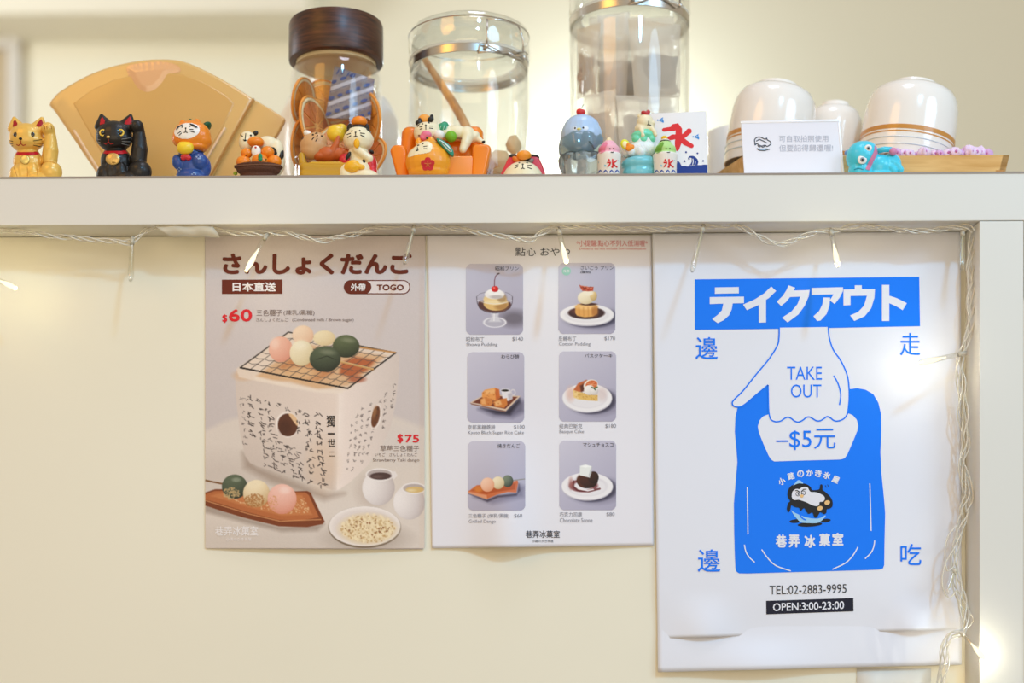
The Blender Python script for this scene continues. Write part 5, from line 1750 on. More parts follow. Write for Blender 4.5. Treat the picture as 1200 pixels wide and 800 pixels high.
cv.ell(322, 402, 5, 6, '#f8d8c8', soft=5, a=.7)
# air holes
cv.ell(336.6, 497.3, 13.4, 15.0, '#f1e6de', rot=-8, soft=1.6)
cv.ell(337.2, 497.8, 11.6, 13.4, '#5a2f1e', rot=-8)
cv.ell(334, 501, 7, 8, '#4a2417', soft=5, a=.8)
cv.poly([(338, 484.5), (344, 486), (348.5, 492), (348.6, 499), (344, 494)], '#e3bd92', soft=1.2, smooth=3)
cv.ell(440.5, 488, 6.2, 14.2, '#f3e9e2', rot=12, soft=1.6)
cv.ell(440.2, 488, 4.6, 12.8, '#6b3c24', rot=12)
cv.ell(439, 483, 2.2, 7, '#9a6a44', rot=12, soft=2, a=.8)
# brush writing in columns on the stove
rng = np.random.RandomState(5)


def scribble(x, y, w_, h_, a=.85, slant=0.0, wd=.9, col='#332b2b'):
    n = rng.randint(3, 6)
    for _ in range(n):
        u0, v0 = rng.uniform(-.5, .4), rng.uniform(-.5, .5)
        ang = rng.choice([0.0, 0.15, 1.35, 1.57, 2.3, .8])
        L = rng.uniform(.35, .8)
        u1, v1 = u0 + math.cos(ang) * L, v0 + math.sin(ang) * L * .8
        cv.dash(x + u0 * w_, y + v0 * h_ + slant * u0 * w_, x + u1 * w_, y + v1 * h_ + slant * u1 * w_, wd * rng.uniform(.7, 1.2), col, a)


cols = [(283.5, 467, 286.5, 518, 8, 4, .5, .6), (292, 465, 294, 506, 5, 6.5, .85, 1.0), (302.5, 468, 312, 543, 9, 6, .8, .9), (314, 472, 323, 549, 10, 6, .8, .9),
        (325, 474, 326, 480, 1, 5, .8, .9), (337, 478, 338, 479, 1, 5, .7, .8), (324.5, 518, 334, 553, 5, 6.5, .75, .8), (335, 521, 346, 556, 6, 6, .75, .8), (349, 482, 350, 503, 3, 5, .9, 1.0), (346, 526, 354, 558, 5, 6.5, .75, .8),
        (359.5, 486, 366, 562, 10, 6.5, .85, 1.0), (372.5, 486, 378, 566, 11, 6.5, .9, 1.0)]
for x0_, y0_, x1_, y1_, n_, sz, a_, wd_ in cols:
    for k in range(n_):
        f = k / max(1, n_ - 1)
        scribble(x0_ + (x1_ - x0_) * f, y0_ + (y1_ - y0_) * f, sz, sz * .95, a_, .25, wd_)
for x0_, y0_, x1_, y1_, n_, sz, a_ in ((461, 452, 458, 476, 4, 4, .7), (452, 462, 449, 500, 6, 3.6, .5), (445, 470, 430, 530, 8, 3.4, .45), (434, 474, 424, 540, 9, 3.2, .42), (425, 478, 420, 532, 8, 3.2, .6), (418, 487, 414, 548, 8, 3.4, .5), (412, 498, 407, 548, 7, 3, .4)):
    for k in range(n_):
        f = k / max(1, n_ - 1)
        scribble(x0_ + (x1_ - x0_) * f, y0_ + (y1_ - y0_) * f, sz * .8, sz, a_, -.5, .7)
# wooden fan plate with three dango
plate = [(240, 577), (252, 573), (275, 573), (330, 576), (360, 575), (364, 577), (380.6, 611), (378, 614), (360, 617.5), (327, 616.5), (286, 606.5), (258, 598), (240, 592)]
cv.poly([(240, 590), (286, 606), (330, 617), (380, 614), (372, 622), (330, 623), (284, 612), (240, 600)], '#8d7c70', soft=5, a=.6)
cv.poly(plate, '#7a3a1c', soft=1.0)
cv.poly([(240, 579), (252, 575), (300, 575), (358, 577), (362, 580), (374, 606), (350, 610), (326, 609), (290, 600), (258, 590), (240, 585)], '#b5683a', soft=1.2)
cv.poly([(246, 581), (256, 578), (300, 578), (354, 580), (366, 603), (330, 604), (290, 594), (258, 584)], '#c47a48', soft=2)
cv.line([(240, 586), (290, 601.5), (328, 610.5), (376, 608.5)], 1.2, '#d99a66', a=.8)
cv.grain([(258, 580), (290, 592), (330, 602), (364, 600), (356, 582), (345, 590), (300, 590)], '#e8c79a', 150, .7, .7)
cv.line([(240, 562.5), (262, 567)], 2.0, '#7a5230')
cv.ball(275, 570, 15, 14.2, '#5a6650', '#1d241d', lx=-.2, ly=-.8)
cv.ball(300.5, 578, 15.6, 16, '#f2e2c0', '#b58a54', lx=-.2, ly=-.9)
cv.ball(330.5, 584.5, 17, 17.6, '#f2c3b4', '#cf7f66', lx=-.1, ly=-.8)
cv.grain(ellipse(271, 578, 10, 7), '#c2a473', 110, .8, .8)
cv.grain(ellipse(298, 586, 12, 8), '#a9703c', 170, .8, .7)
cv.grain(ellipse(320, 590, 6, 10), '#d49a6a', 60, .7, .7)
cv.ell(277, 562, 5, 2.5, '#a4ab98', soft=2, a=.6)
cv.ell(334, 574, 6, 4, '#f9dcd2', soft=4, a=.7)
# two little jugs
cv.ell(436, 576, 18, 20, '#b9a89d', soft=14, a=.45)
for (jx, jy, rx, ry, ox, oy, orx, ory, dk, hi) in ((443.5, 571.5, 19, 20.5, 445, 556, 14.5, 6, '#4a3434', '#6b5350'), (479.5, 588.5, 18.6, 20, 485, 572, 12.5, 5.2, '#d8b878', '#efe0b8')):
    cv.ball(jx, jy, rx, ry, '#f1ebe9', '#b3a6a4', lx=-.7, ly=-.2)
    cv.ell(ox, oy, orx + 2, ory + 1.6, '#efe9e7')
    cv.ell(ox, oy, orx, ory, '#b8acaa')
    cv.ell(ox + 1, oy + 1.6, orx * .86, ory * .7, dk)
    cv.ell(ox - 3, oy + 2.4, orx * .4, ory * .3, hi, soft=2, a=.7)
cv.poly([(458, 553), (463, 552), (466, 557), (461, 562)], '#e9e2df', soft=1.2)
# bowl of soy-bean flour
cv.ell(430, 630, 46, 16, '#a99a8e', soft=12, a=.6)
cv.ell(427.3, 617.5, 42.6, 24.6, '#7b6a58')
cv.ell(427.3, 616.3, 42.0, 23.4, '#efe7e2')
cv.ell(427.3, 617, 38.5, 20.5, '#e2d7d1', soft=4)
cv.ell(431, 619.5, 33, 17.5, '#e2cda6', soft=6)
cv.grain(ellipse(431, 618.5, 33, 16.5), '#f1e0bc', 240, 1.5, .7)
cv.grain(ellipse(431, 619.5, 32, 16.5), '#c09a66', 150, .9, .7)
cv.grain(ellipse(431, 620, 28, 13), '#8f5f3a', 34, 1.0, .85)
cv.C = np.clip(cv.C + cv.rng.normal(0, .006, cv.C.shape[:2])[..., None], 0, 1)
P1.picture('photo_print', cv)
for k_, (ch, y0_, y1_, w_) in enumerate((('獨', 486.5, 500, 10), ('一', 507, 509, 8), ('世', 514, 523, 9), ('二', 529, 534.5, 7))):
    P1.text('stove_lettering', mat('#2e2727', 0.5), ch, 387.5 - w_ / 2 + k_ * .5, y0_, 387.5 + w_ / 2 + k_ * .5, y1_, 0.01)
P1.text('headline_lettering', BROWN, 'さんしょくだんご', 260.5, 295.5, 483, 322, 0.06)
P1.fill('origin_box', BROWN, [[(260, 327.6), (331, 327.4), (331, 344.2), (260, 344.4)]], 2)
PAPERW = mat('#f1edee', 0.45)
P1.text('origin_lettering', PAPERW, '日本直送', 272.5, 330.6, 323.4, 341.4, 0.04)


def pill(x0, y0, x1, y1, n=10):
    r = (y1 - y0) / 2
    cy = (y0 + y1) / 2
    return [(x0 + r + r * math.cos(R(90 + 180 * i / n)), cy - r * math.sin(R(90 + 180 * i / n))) for i in range(n + 1)] + [(x1 - r + r * math.cos(R(270 + 180 * i / n)), cy - r * math.sin(R(270 + 180 * i / n))) for i in range(n + 1)]


P1.fill('takeaway_pill', BROWN, [pill(402.8, 328, 480.8, 344.6)], 2)
P1.fill('pill_white', mat('#e6dcdb', 0.45), [pill(404.2, 329.2, 479.6, 343.4)], 3)
P1.fill('pill_brown', BROWN, [pill(403.4, 328.6, 435.3, 344.0)], 4)
P1.text('pill_lettering', PAPERW, '外帶', 411, 332, 428.4, 340.8, 0.03, 6)
P1.text('pill_lettering', BROWN, 'TOGO', 441.6, 333.2, 473.2, 340.2, 0.05, 6)
REDI = mat('#dd2230', 0.45)
GREYI = mat('#7d6a66', 0.5)
P1.text('price_lettering', REDI, '$', 260.4, 368.2, 266.4, 378.4, 0.04)
P1.text('price_lettering', REDI, '60', 268, 362, 295.6, 376.8, 0.05)
P1.text('caption_lettering', GREYI, '三色糰子', 300.5, 362.6, 330.5, 370.2)
P1.text('caption_lettering', GREYI, '(煉乳/黑糖)', 332.4, 363, 368.6, 370)
P1.text('caption_lettering', GREYI, 'さんしょくだんご', 300, 372.6, 338, 376.8)
P1.text('caption_lettering', GREYI, '(Condensed milk / Brown sugar)', 342.5, 372.6, 414.4, 377.4)
P1.text('price_lettering', REDI, '$', 465.6, 508.2, 472.4, 519.2, 0.05)
P1.text('price_lettering', REDI, '75', 474.6, 509, 491.2, 518.4, 0.05)
P1.text('caption_lettering', GREYI, '草莓三色糰子', 445.6, 521.6, 491.2, 528.6)
P1.text('caption_lettering', GREYI, 'いちご　さんしょくだんご', 439.6, 530.6, 489, 534.6)
P1.text('caption_lettering', GREYI, 'Strawberry Yaki dango', 437, 537, 491.4, 541.6)
P1.text('shop_lettering', PAPERW, '巷弄冰菓室', 252, 616.4, 302.5, 627.6, 0.012)
P1.text('shop_lettering', PAPERW, '小路のかき氷屋', 265, 629.6, 294.5, 633.6)

# ================================================================== poster 2: six desserts
P2 = Poster('menu_poster', 'white menu sheet with six dessert photos in two columns, middle of the three', 'poster', (500.4, 275.5), (763.6, 275.5), (765.9, 638.8), (506, 642.2),
            lambda x, y: 0.0015 + sstep(470, 642, y) * (0.0005 + 0.0125 * math.exp(-((x - 592) / 34) ** 2) + 0.004 * math.exp(-((x - 660) / 60) ** 2)), base='#e9e9f1', nx=90, ny=90)
DARK = mat('#3b4152', 0.5)
MIDG = mat('#868a99', 0.5)
PINKR = mat('#cf6f7a', 0.5)
P2.text('title_lettering', DARK, '點心 おやつ', 604, 289.6, 668, 300)
P2.text('notice_lettering', PINKR, '*小提醒:點心不列入低消喔*', 675.4, 281.4, 759, 288.6)
P2.text('notice_lettering', PINKR, 'Desserts do not include low consumption', 679, 290, 757, 293.2)


def rr_full(x0, y0, x1, y1, r, n=6):
    pts = []
    for cx_, cy_, a0 in ((x1 - r, y0 + r, -90), (x1 - r, y1 - r, 0), (x0 + r, y1 - r, 90), (x0 + r, y0 + r, 180)):
        for i in range(n + 1):
            a = R(a0 + 90 * i / n)
            pts.append((cx_ + r * math.cos(a), cy_ + r * math.sin(a)))
    return pts


def dessert(x0, y0, x1, y1, seed, hi='#cdcbdb', lo='#a9a6bd'):
    c = Canvas(x0, y0, x1, y1, 0.5, seed)
    t = np.clip(((c.X - x0) / (x1 - x0) * .5 + (c.Y - y0) / (y1 - y0) * .8) / 1.3, 0, 1)[..., None]
    c.C = hexa(hi) * (1 - t) + hexa(lo) * t
    return c


def shadow_of_plate(c, cx, cy, rx, ry):
    c.ell(cx + 10, cy + 5, rx * 1.02, ry * .95, '#77748a', soft=8, a=.7)
    c.ell(cx + 5, cy + 3.2, rx * .98, ry * .98, '#37354a', soft=3, a=.85)


def white_plate(c, cx, cy, rx, ry):
    shadow_of_plate(c, cx, cy, rx, ry)
    c.ell(cx, cy + 1.4, rx, ry, '#c5c2cc')
    c.ell(cx, cy, rx, ry, '#efedf0')
    c.ell(cx, cy + .3, rx * .78, ry * .72, '#d9d6dd', soft=2)
    c.ell(cx, cy + 1.0, rx * .74, ry * .66, '#e9e7eb', soft=2)


pics = []
# pudding in a stemmed glass
c = dessert(546, 309, 613, 392, 1)
Z = lambda x, y: (540 + x / 7.275, 300 + y / 7.275)
c.ell(602, 373, 16, 9, '#66606c', soft=9, a=.8)
c.ell(*Z(290, 560), 12.5, 6, '#b9b7c6', soft=2, a=.9)
c.ring(*Z(290, 565), 12.6, 5.6, 1.0, '#ecebf2', soft=1)
c.poly([Z(255, 485), Z(325, 485), Z(318, 520), Z(345, 560), Z(235, 560), Z(266, 520)], '#dddde6', soft=2, a=.8)
c.line([Z(285, 490), Z(283, 550)], 1.2, '#f6f6fa', a=.8)
c.poly([Z(135, 350), Z(438, 350), Z(432, 430), Z(390, 470), Z(290, 486), Z(190, 470), Z(145, 430)], '#b7b4c4', soft=1.5, a=.55)
c.poly([Z(150, 395), Z(200, 378), Z(380, 378), Z(425, 400), Z(420, 440), Z(360, 472), Z(290, 480), Z(210, 468), Z(160, 440)], '#4c2622', soft=1.6, a=.9, smooth=3)
c.ell(*Z(300, 405), 14.6, 8.2, '#e3bd78')
c.ell(*Z(345, 415), 8, 6.5, '#a5743f', soft=4, a=.7)
c.ell(*Z(292, 368), 13.6, 7, '#efd49a')
c.ell(*Z(290, 392), 12.8, 2.2, '#f6e3b4', soft=2, a=.8)
c.ell(*Z(350, 355), 5.6, 5.5, '#8d6a44', soft=3, a=.6)
c.ell(*Z(288, 325), 11.6, 5.6, '#f6f3f0')
c.ell(*Z(305, 348), 8, 2.2, '#b9b2b0', soft=1.6, a=.8)
c.ell(*Z(285, 305), 8.5, 3.6, '#fbfaf8')
c.ball(*Z(291, 280), 4.2, 3.5, '#ee2a24', '#a8101a')
c.ell(*Z(284, 270), 1.1, .8, '#ff9a90', soft=.8, a=.8)
c.line([Z(286, 258), Z(288, 205), Z(296, 172), Z(318, 152)], 1.0, '#7a4a58')
c.line([Z(310, 154), Z(326, 148)], 1.4, '#4a3a40')
c.line([Z(135, 345), Z(140, 400), Z(160, 445), Z(215, 476), Z(290, 486), Z(370, 474), Z(420, 442), Z(438, 400), Z(440, 345)], .8, '#3e3340', a=.8)
c.line([Z(135, 345), Z(165, 320), Z(205, 308)], .8, '#8a8898', a=.9)
c.line([Z(440, 345), Z(415, 320), Z(380, 308)], .8, '#8a8898', a=.9)
c.line([Z(140, 375), Z(215, 400), Z(290, 408), Z(370, 400), Z(436, 378)], .8, '#f1eff2', a=.7)
pics.append((c, (546, 309, 613, 392)))
# pudding with ice cream on a dark sauce
c = dessert(654.3, 308, 721, 391, 2)
Z = lambda x, y: (648 + x / 7.275, 300 + y / 7.275)
white_plate(c, *Z(290, 498), 31.5, 12.2)
c.ell(*Z(285, 485), 21.5, 7.2, '#3b2224', soft=1)
c.ell(*Z(215, 470), 8, 3, '#7a4236', soft=3, a=.7)
c.poly([Z(190, 430), Z(215, 408), Z(280, 400), Z(350, 405), Z(380, 430), Z(378, 490), Z(340, 515), Z(270, 522), Z(205, 508), Z(190, 485)], '#e2a75a', soft=1.2)
c.ell(*Z(285, 430), 12.4, 3.6, '#eec07c', soft=2)
for k, xx in enumerate((222, 260, 300, 335)):
    c.line([Z(xx, 440), Z(xx + 3, 508)], 1.4, '#c98740', a=.55, soft=1.5)
c.ell(*Z(360, 470), 4, 6, '#a8682e', soft=3, a=.7)
c.ell(*Z(305, 410), 9.5, 1.6, '#4a2a22')
c.ball(*Z(280, 355), 9.6, 7.6, '#f4ead0', '#c9b48a')
c.ball(*Z(345, 340), 4.2, 5.4, '#eacf96', '#a98a54')
c.ell(*Z(300, 312), 6, 3.4, '#f4ead6', soft=1.6)
c.poly([Z(224, 244), Z(240, 252), Z(300, 262), Z(346, 262), Z(342, 296), Z(300, 300), Z(250, 296), Z(234, 270)], '#b5432a', soft=1)
c.grain([Z(230, 250), Z(345, 262), Z(338, 296), Z(250, 292)], '#e8926a', 14, .6, .8)
c.grain([Z(230, 250), Z(345, 262), Z(338, 296), Z(250, 292)], '#6a2018', 10, .6, .8)
pics.append((c, (654.3, 308, 721, 391)))
# cubes on a brown square dish
c = dessert(547.5, 412.5, 614.3, 495, 3)
Z = lambda x, y: (540 + x / 7.275, 405 + y / 7.275)
c.poly([Z(150, 540), Z(330, 545), Z(500, 450), Z(540, 480), Z(540, 560), Z(440, 612), Z(280, 600)], '#5f5c74', soft=7, a=.85)
c.poly([Z(170, 530), Z(380, 560), Z(500, 450), Z(505, 480), Z(420, 590), Z(300, 580)], '#262234', soft=4, a=.9)
c.poly([Z(78, 485), Z(200, 412), Z(508, 428), Z(385, 556)], '#d9bfa6', soft=1)
c.poly([Z(100, 483), Z(205, 424), Z(484, 436), Z(380, 538)], '#6e3020', soft=1)
c.poly([Z(78, 487), Z(385, 558), Z(378, 566), Z(90, 500)], '#8a5a44', soft=1, a=.9)
c.poly([Z(180, 400), Z(205, 376), Z(290, 358), Z(326, 372), Z(334, 440), Z(300, 470), Z(210, 462), Z(182, 440)], '#e79a50', soft=1.2)
c.poly([Z(290, 360), Z(326, 372), Z(334, 440), Z(300, 468)], '#c9662c', soft=1.6)
c.poly([Z(205, 382), Z(288, 364), Z(296, 400), Z(215, 416)], '#f2b878', soft=2.5, a=.8)
c.poly([Z(345, 384), Z(405, 380), Z(438, 400), Z(440, 450), Z(410, 470), Z(360, 468)], '#e6e2e6', soft=1.2)
c.ring(*Z(445, 398), 2.6, 3.2, 1.2, '#d6d1d6')
c.poly([Z(400, 410), Z(438, 402), Z(438, 450), Z(410, 468)], '#b3adb8', soft=2, a=.8)
c.ell(*Z(378, 380), 5.4, 1.9, '#f2eff2')
c.ell(*Z(378, 381), 4.2, 1.3, '#14110f')
c.poly([Z(168, 455), Z(200, 438), Z(265, 452), Z(275, 490), Z(250, 516), Z(185, 508), Z(164, 490)], '#d07e3c', soft=1.2)
c.poly([Z(172, 458), Z(205, 444), Z(215, 500), Z(178, 498)], '#e9a866', soft=1.6)
c.poly([Z(275, 478), Z(330, 455), Z(392, 446), Z(398, 500), Z(370, 530), Z(290, 520)], '#cf7a34', soft=1.2)
c.poly([Z(285, 482), Z(335, 460), Z(350, 500), Z(300, 514)], '#eab070', soft=1.8)
c.grain([Z(180, 400), Z(330, 370), Z(390, 500), Z(190, 505)], '#a8521e', 26, .7, .5)
pics.append((c, (547.5, 412.5, 614.3, 495)))
# cheesecake
c = dessert(655, 411.6, 722, 493.8, 4)
Z = lambda x, y: (648 + x / 7.275, 405 + y / 7.275)
white_plate(c, *Z(292, 442), 29, 16.4)
c.ell(*Z(150, 410), 5, 8, '#e0b8a8', soft=5, a=.7)
c.ell(*Z(420, 410), 6, 8, '#d9c4c0', soft=5, a=.6)
c.poly([Z(172, 380), Z(215, 320), Z(285, 290), Z(300, 300), Z(270, 380), Z(215, 400)], '#c4683a', soft=1.4)
c.poly([Z(230, 340), Z(270, 318), Z(275, 380), Z(240, 396)], '#5a2a1c', soft=2)
c.poly([Z(172, 378), Z(215, 392), Z(300, 412), Z(382, 420), Z(382, 470), Z(300, 466), Z(215, 455), Z(178, 440)], '#e4bd6c', soft=1.2)
c.poly([Z(172, 378), Z(215, 392), Z(218, 455), Z(178, 440)], '#f0d090', soft=1.6, a=.9)
c.grain([Z(180, 385), Z(380, 424), Z(380, 466), Z(182, 440)], '#c79444', 40, .7, .6)
c.ell(*Z(322, 335), 8.6, 6.4, '#f3eadc', rot=-15)
c.ell(*Z(328, 333), 7.0, 5.2, '#d46a3a', rot=-15)
for k in range(7):
    a = k * .9
    c.line([Z(328, 333), (Z(328, 333)[0] + 6 * math.cos(a), Z(328, 333)[1] + 4.4 * math.sin(a))], .7, '#f0b88a', a=.7)
c.ball(*Z(310, 378), 6.4, 5.8, '#f6f2ee', '#c9c2bf')
c.ball(*Z(350, 390), 5, 4.2, '#efeae6', '#b9b2b0')
c.line([Z(330, 355), Z(350, 362), Z(378, 352)], 1.6, '#4a6a3c')
c.line([Z(350, 362), Z(360, 375)], 1.4, '#3f5a36')
pics.append((c, (655, 411.6, 722, 493.8)))
# three-colour dango
c = dessert(548.2, 516.7, 615.5, 598, 5)
Z = lambda x, y: (540 + x / 8, 512 + y / 8)
c.poly([Z(120, 560), Z(260, 590), Z(530, 520), Z(545, 440), Z(600, 470), Z(590, 560), Z(300, 625)], '#7a7790', soft=7, a=.8)
c.poly([Z(75, 530), Z(245, 588), Z(340, 548), Z(530, 530), Z(545, 440), Z(555, 500), Z(520, 546), Z(350, 566), Z(250, 606)], '#2c2436', soft=3, a=.85)
c.poly([Z(70, 508), Z(150, 450), Z(420, 430), Z(532, 405), Z(538, 425), Z(520, 520), Z(440, 515), Z(340, 540), Z(245, 580), Z(75, 525)], '#cd6f44', soft=1)
c.poly([Z(70, 510), Z(242, 545), Z(248, 582), Z(75, 526)], '#e09a74', soft=1.2)
c.poly([Z(95, 500), Z(165, 462), Z(420, 450), Z(515, 430), Z(505, 490), Z(330, 515), Z(240, 535)], '#b4552c', soft=1.4)
c.ell(*Z(165, 490), 5, 3.5, '#e08a3c', soft=3, a=.8)
c.line([Z(490, 405), Z(600, 392)], 1.0, '#8d8a80')
c.ball(*Z(440, 412), 6.4, 7.0, '#7a8570', '#1b221b')
c.ball(*Z(350, 428), 7.4, 7.4, '#efe3c4', '#b9a070')
c.ball(*Z(250, 446), 8.0, 8.4, '#f4cdb4', '#d98c66')
pics.append((c, (548.2, 516.7, 615.5, 598)))
# chocolate scone
c = dessert(655.4, 516, 722, 597.5, 6)
Z = lambda x, y: (648 + x / 7.84, 510 + y / 7.84)
white_plate(c, *Z(315, 465), 30, 15.8)
c.ring(*Z(280, 462), 14, 6.4, 2.6, '#6a2428', soft=1.4, a=.8)
c.line([Z(190, 420), Z(185, 470), Z(230, 505), Z(330, 515), Z(430, 490)], 2.2, '#5a1c20', a=.8)
c.ell(*Z(165, 440), 2.4, 6, '#a86a64', soft=3, a=.7)
c.poly([Z(215, 460), Z(235, 486), Z(320, 500), Z(370, 490), Z(380, 500), Z(320, 514), Z(230, 496)], '#f0ecee', soft=1)
c.ball(*Z(315, 415), 12.4, 9.2, '#4a2418', '#160a08')
c.ball(*Z(370, 385), 6.5, 7, '#3c1e16', '#120808')
c.poly([Z(220, 390), Z(240, 360), Z(250, 440), Z(300, 480), Z(250, 470), Z(222, 430)], '#5a2c1a', soft=2, a=.8)
c.poly([Z(248, 280), Z(300, 268), Z(358, 284), Z(352, 345), Z(336, 388), Z(246, 366)], '#e9edea', soft=1)
c.poly([Z(352, 290), Z(358, 284), Z(352, 345), Z(336, 388), Z(330, 360)], '#b9bdc0', soft=1.4)
c.poly([Z(252, 282), Z(300, 270), Z(350, 285), Z(300, 296)], '#fbfdfb', soft=1.6)
pics.append((c, (655.4, 516, 722, 597.5)))
for c, (x0_, y0_, x1_, y1_) in pics:
    pts = rr_full(x0_, y0_, x1_, y1_, 6.5)
    P2.picture('dessert_photo', c, 2, mask=lambda x, y, p=pts: in_poly(x, y, p))
P2.fill('green_badge', mat('#9fd3c2', 0.5), [ellipse(663.7, 317.6, 5.2, 5.2)], 4)
P2.text('badge_lettering', PAPERW, '推薦', 660.2, 315.8, 667.2, 319.2, 0, 6)
CAP = [('昭和プリン', 580.5, 311.8, 608, 317), ('さいごう プリン', 680.6, 311, 719, 316.2), ('わらび餅', 587.4, 415, 608.4, 420.2), ('バスクケーキ', 685.4, 414.4, 717.6, 418.8), ('焼きだんご', 583, 519.6, 609.4, 524.6), ('マシュチョスコ', 683.4, 518.6, 718.6, 523.4)]
for tx, x0_, y0_, x1_, y1_ in CAP:
    P2.text('photo_lettering', DARK, tx, x0_, y0_, x1_, y1_, 0, 5)
P2.text('photo_lettering', DARK, '(復刻)', 680.2, 317.4, 692, 320.6, 0.01, 5)
for a_, b_, pr, x0_, x1_, y_, xw, xe in (('昭和布丁', 'Showa Pudding', '$140', 546.2, 613, 397.2, 567.4, 583), ('反轉布丁', 'Cotton Pudding', '$170', 654.6, 721, 396.6, 675.4, 692),
                                         ('京都黑糖蕨餅', 'Kyoto Black Sugar Rice Cake', '$100', 548.2, 614.8, 500.4, 580.4, 614), ('經典巴斯克', 'Basque Cake', '$180', 655.4, 722, 499.2, 682.4, 684.4),
                                         ('三色糰子 (煉乳/黑糖)', 'Grilled Dango', '$60', 549, 612, 604.4, 596.6, 581), ('巧克力司康', 'Chocolate Scone', '$80', 655.6, 720.2, 602.6, 682.2, 694.4)):
    P2.text('caption_lettering', MIDG, a_, x0_, y_ - 2.8, xw, y_ + 2.8)
    P2.text('caption_lettering', MIDG, pr, x1_ - (12.6 if len(pr) > 3 else 9.4), y_ - 2.6, x1_, y_ + 2.4)
    P2.text('caption_lettering', MIDG, b_, x0_ + .4, y_ + 4.2, xe, y_ + 9.2)
P2.text('shop_lettering', DARK, '巷弄冰菓室', 616, 621.4, 656, 630, 0.012)
P2.text('shop_lettering', DARK, '小路のかき氷屋', 623.6, 632.2, 648.4, 635.4)

# ================================================================== poster 3: take out
def lift3(x, y):
    t = sstep(690, 744, y)
    b = math.exp(-((x - 826) / 30) ** 2) * .8 + math.exp(-((x - 1074) / 26) ** 2)
    return 0.0046 + 0.0065 * t * b - 0.0014 * t * (1 - min(1, b))


P3B = Poster('backing_sheet', 'plain white sheet showing below the blue take-out poster', 'paper', (766, 300), (1125.4, 300), (1127, 778.5), (771, 787.4),
             lambda x, y: 0.0022 + 0.0035 * sstep(700, 787, y) + 0.006 * sstep(740, 787, y) * math.exp(-((x - 890) / 60) ** 2), base='#e6eaf5')
P3 = Poster('takeout_poster', 'large white poster with a hand holding a blue take-out bag, right of the three', 'poster', (764.4, 273.6), (1126, 271.5), (1126.8, 737), (770.6, 748), lift3, base='#e6eaf5', nx=90, ny=120)
BLUE = mat('#007cff', 0.5)
NAVYB = mat('#131a30', 0.42)
P3W = mat('#e6eaf5', 0.45)
Z = lambda x, y: (830 + x / 2.667, 380 + y / 2.667)
P3.fill('blue_banner', BLUE, [[(814.2, 327.2), (880, 326.5), (960, 325.6), (1077.3, 324.2), (1078.2, 382), (960, 384.4), (880, 385.6), (814.4, 386.2)]], 1)
# the word on the banner, cut as heavy block strokes
K = lambda x, y: (780 + x / 3.636, 310 + y / 3.636)
kata = [[[(210, 97), (312, 95), (312, 122), (210, 124)], [(188, 138), (334, 136), (334, 164), (286, 165), (282, 190), (270, 216), (248, 236), (222, 249), (198, 232), (222, 214), (240, 194), (246, 166), (188, 168)]],
        [[(450, 93), (471, 112), (440, 142), (428, 150), (428, 246), (397, 247), (397, 172), (346, 194), (330, 170), (380, 148), (420, 122)]],
        [[(524, 88), (552, 98), (546, 110), (614, 108), (610, 134), (592, 176), (566, 212), (520, 246), (496, 226), (536, 200), (562, 168), (574, 136), (530, 138), (512, 160), (492, 176), (474, 158), (500, 132), (514, 110)]],
        [[(622, 99), (756, 96), (756, 112), (742, 140), (720, 168), (700, 152), (716, 126), (622, 128)], [(672, 140), (701, 140), (698, 176), (686, 210), (660, 238), (646, 240), (630, 220), (654, 198), (668, 170)]],
        [[(806, 88), (836, 88), (836, 104), (892, 104), (890, 140), (876, 186), (848, 220), (804, 240), (786, 216), (820, 202), (846, 174), (858, 132), (788, 133), (788, 172), (758, 174), (758, 106), (806, 105)]],
        [[(922, 86), (953, 86), (953, 132), (984, 142), (1028, 164), (1010, 194), (984, 178), (953, 164), (953, 240), (922, 240)]]]
P3.fill('banner_lettering', P3W, [[K(*p) for p in s_] for gl in kata for s_ in gl], 3)
BL_ = BLUE
P3.text('slogan_lettering', BL_, '邊', 815, 394.6, 841.2, 421, 0.006)
P3.text('slogan_lettering', BL_, '走', 1054.6, 390, 1078.4, 416.2, 0.006)
P3.text('slogan_lettering', BL_, '邊', 817.6, 643.4, 844.2, 670, 0.006)
P3.text('slogan_lettering', BL_, '吃', 1055.2, 637, 1079.8, 662, 0.006)
# the bag
bag = [Z(92, 258), Z(85, 290), Z(83, 335), Z(88, 390), Z(91, 430), Z(86, 490), Z(80, 560), Z(81, 650), Z(83, 720), Z(85, 762), Z(88, 772), Z(97, 778), Z(130, 778), Z(300, 773), Z(480, 768), Z(535, 766), Z(546, 762), Z(550, 752), Z(551, 680), Z(553, 590),
       Z(549, 540), Z(541, 460), Z(538, 400), Z(541, 330), Z(540, 280), Z(532, 245), Z(516, 218), Z(492, 204), Z(465, 199), Z(436, 203), Z(440, 232), Z(436, 275), Z(430, 300), Z(300, 300), Z(196, 300), Z(189, 270), Z(188, 230), Z(187, 188), Z(160, 212), Z(128, 240), Z(106, 256)]
P3.fill('blue_bag', BLUE, [bag], 1)
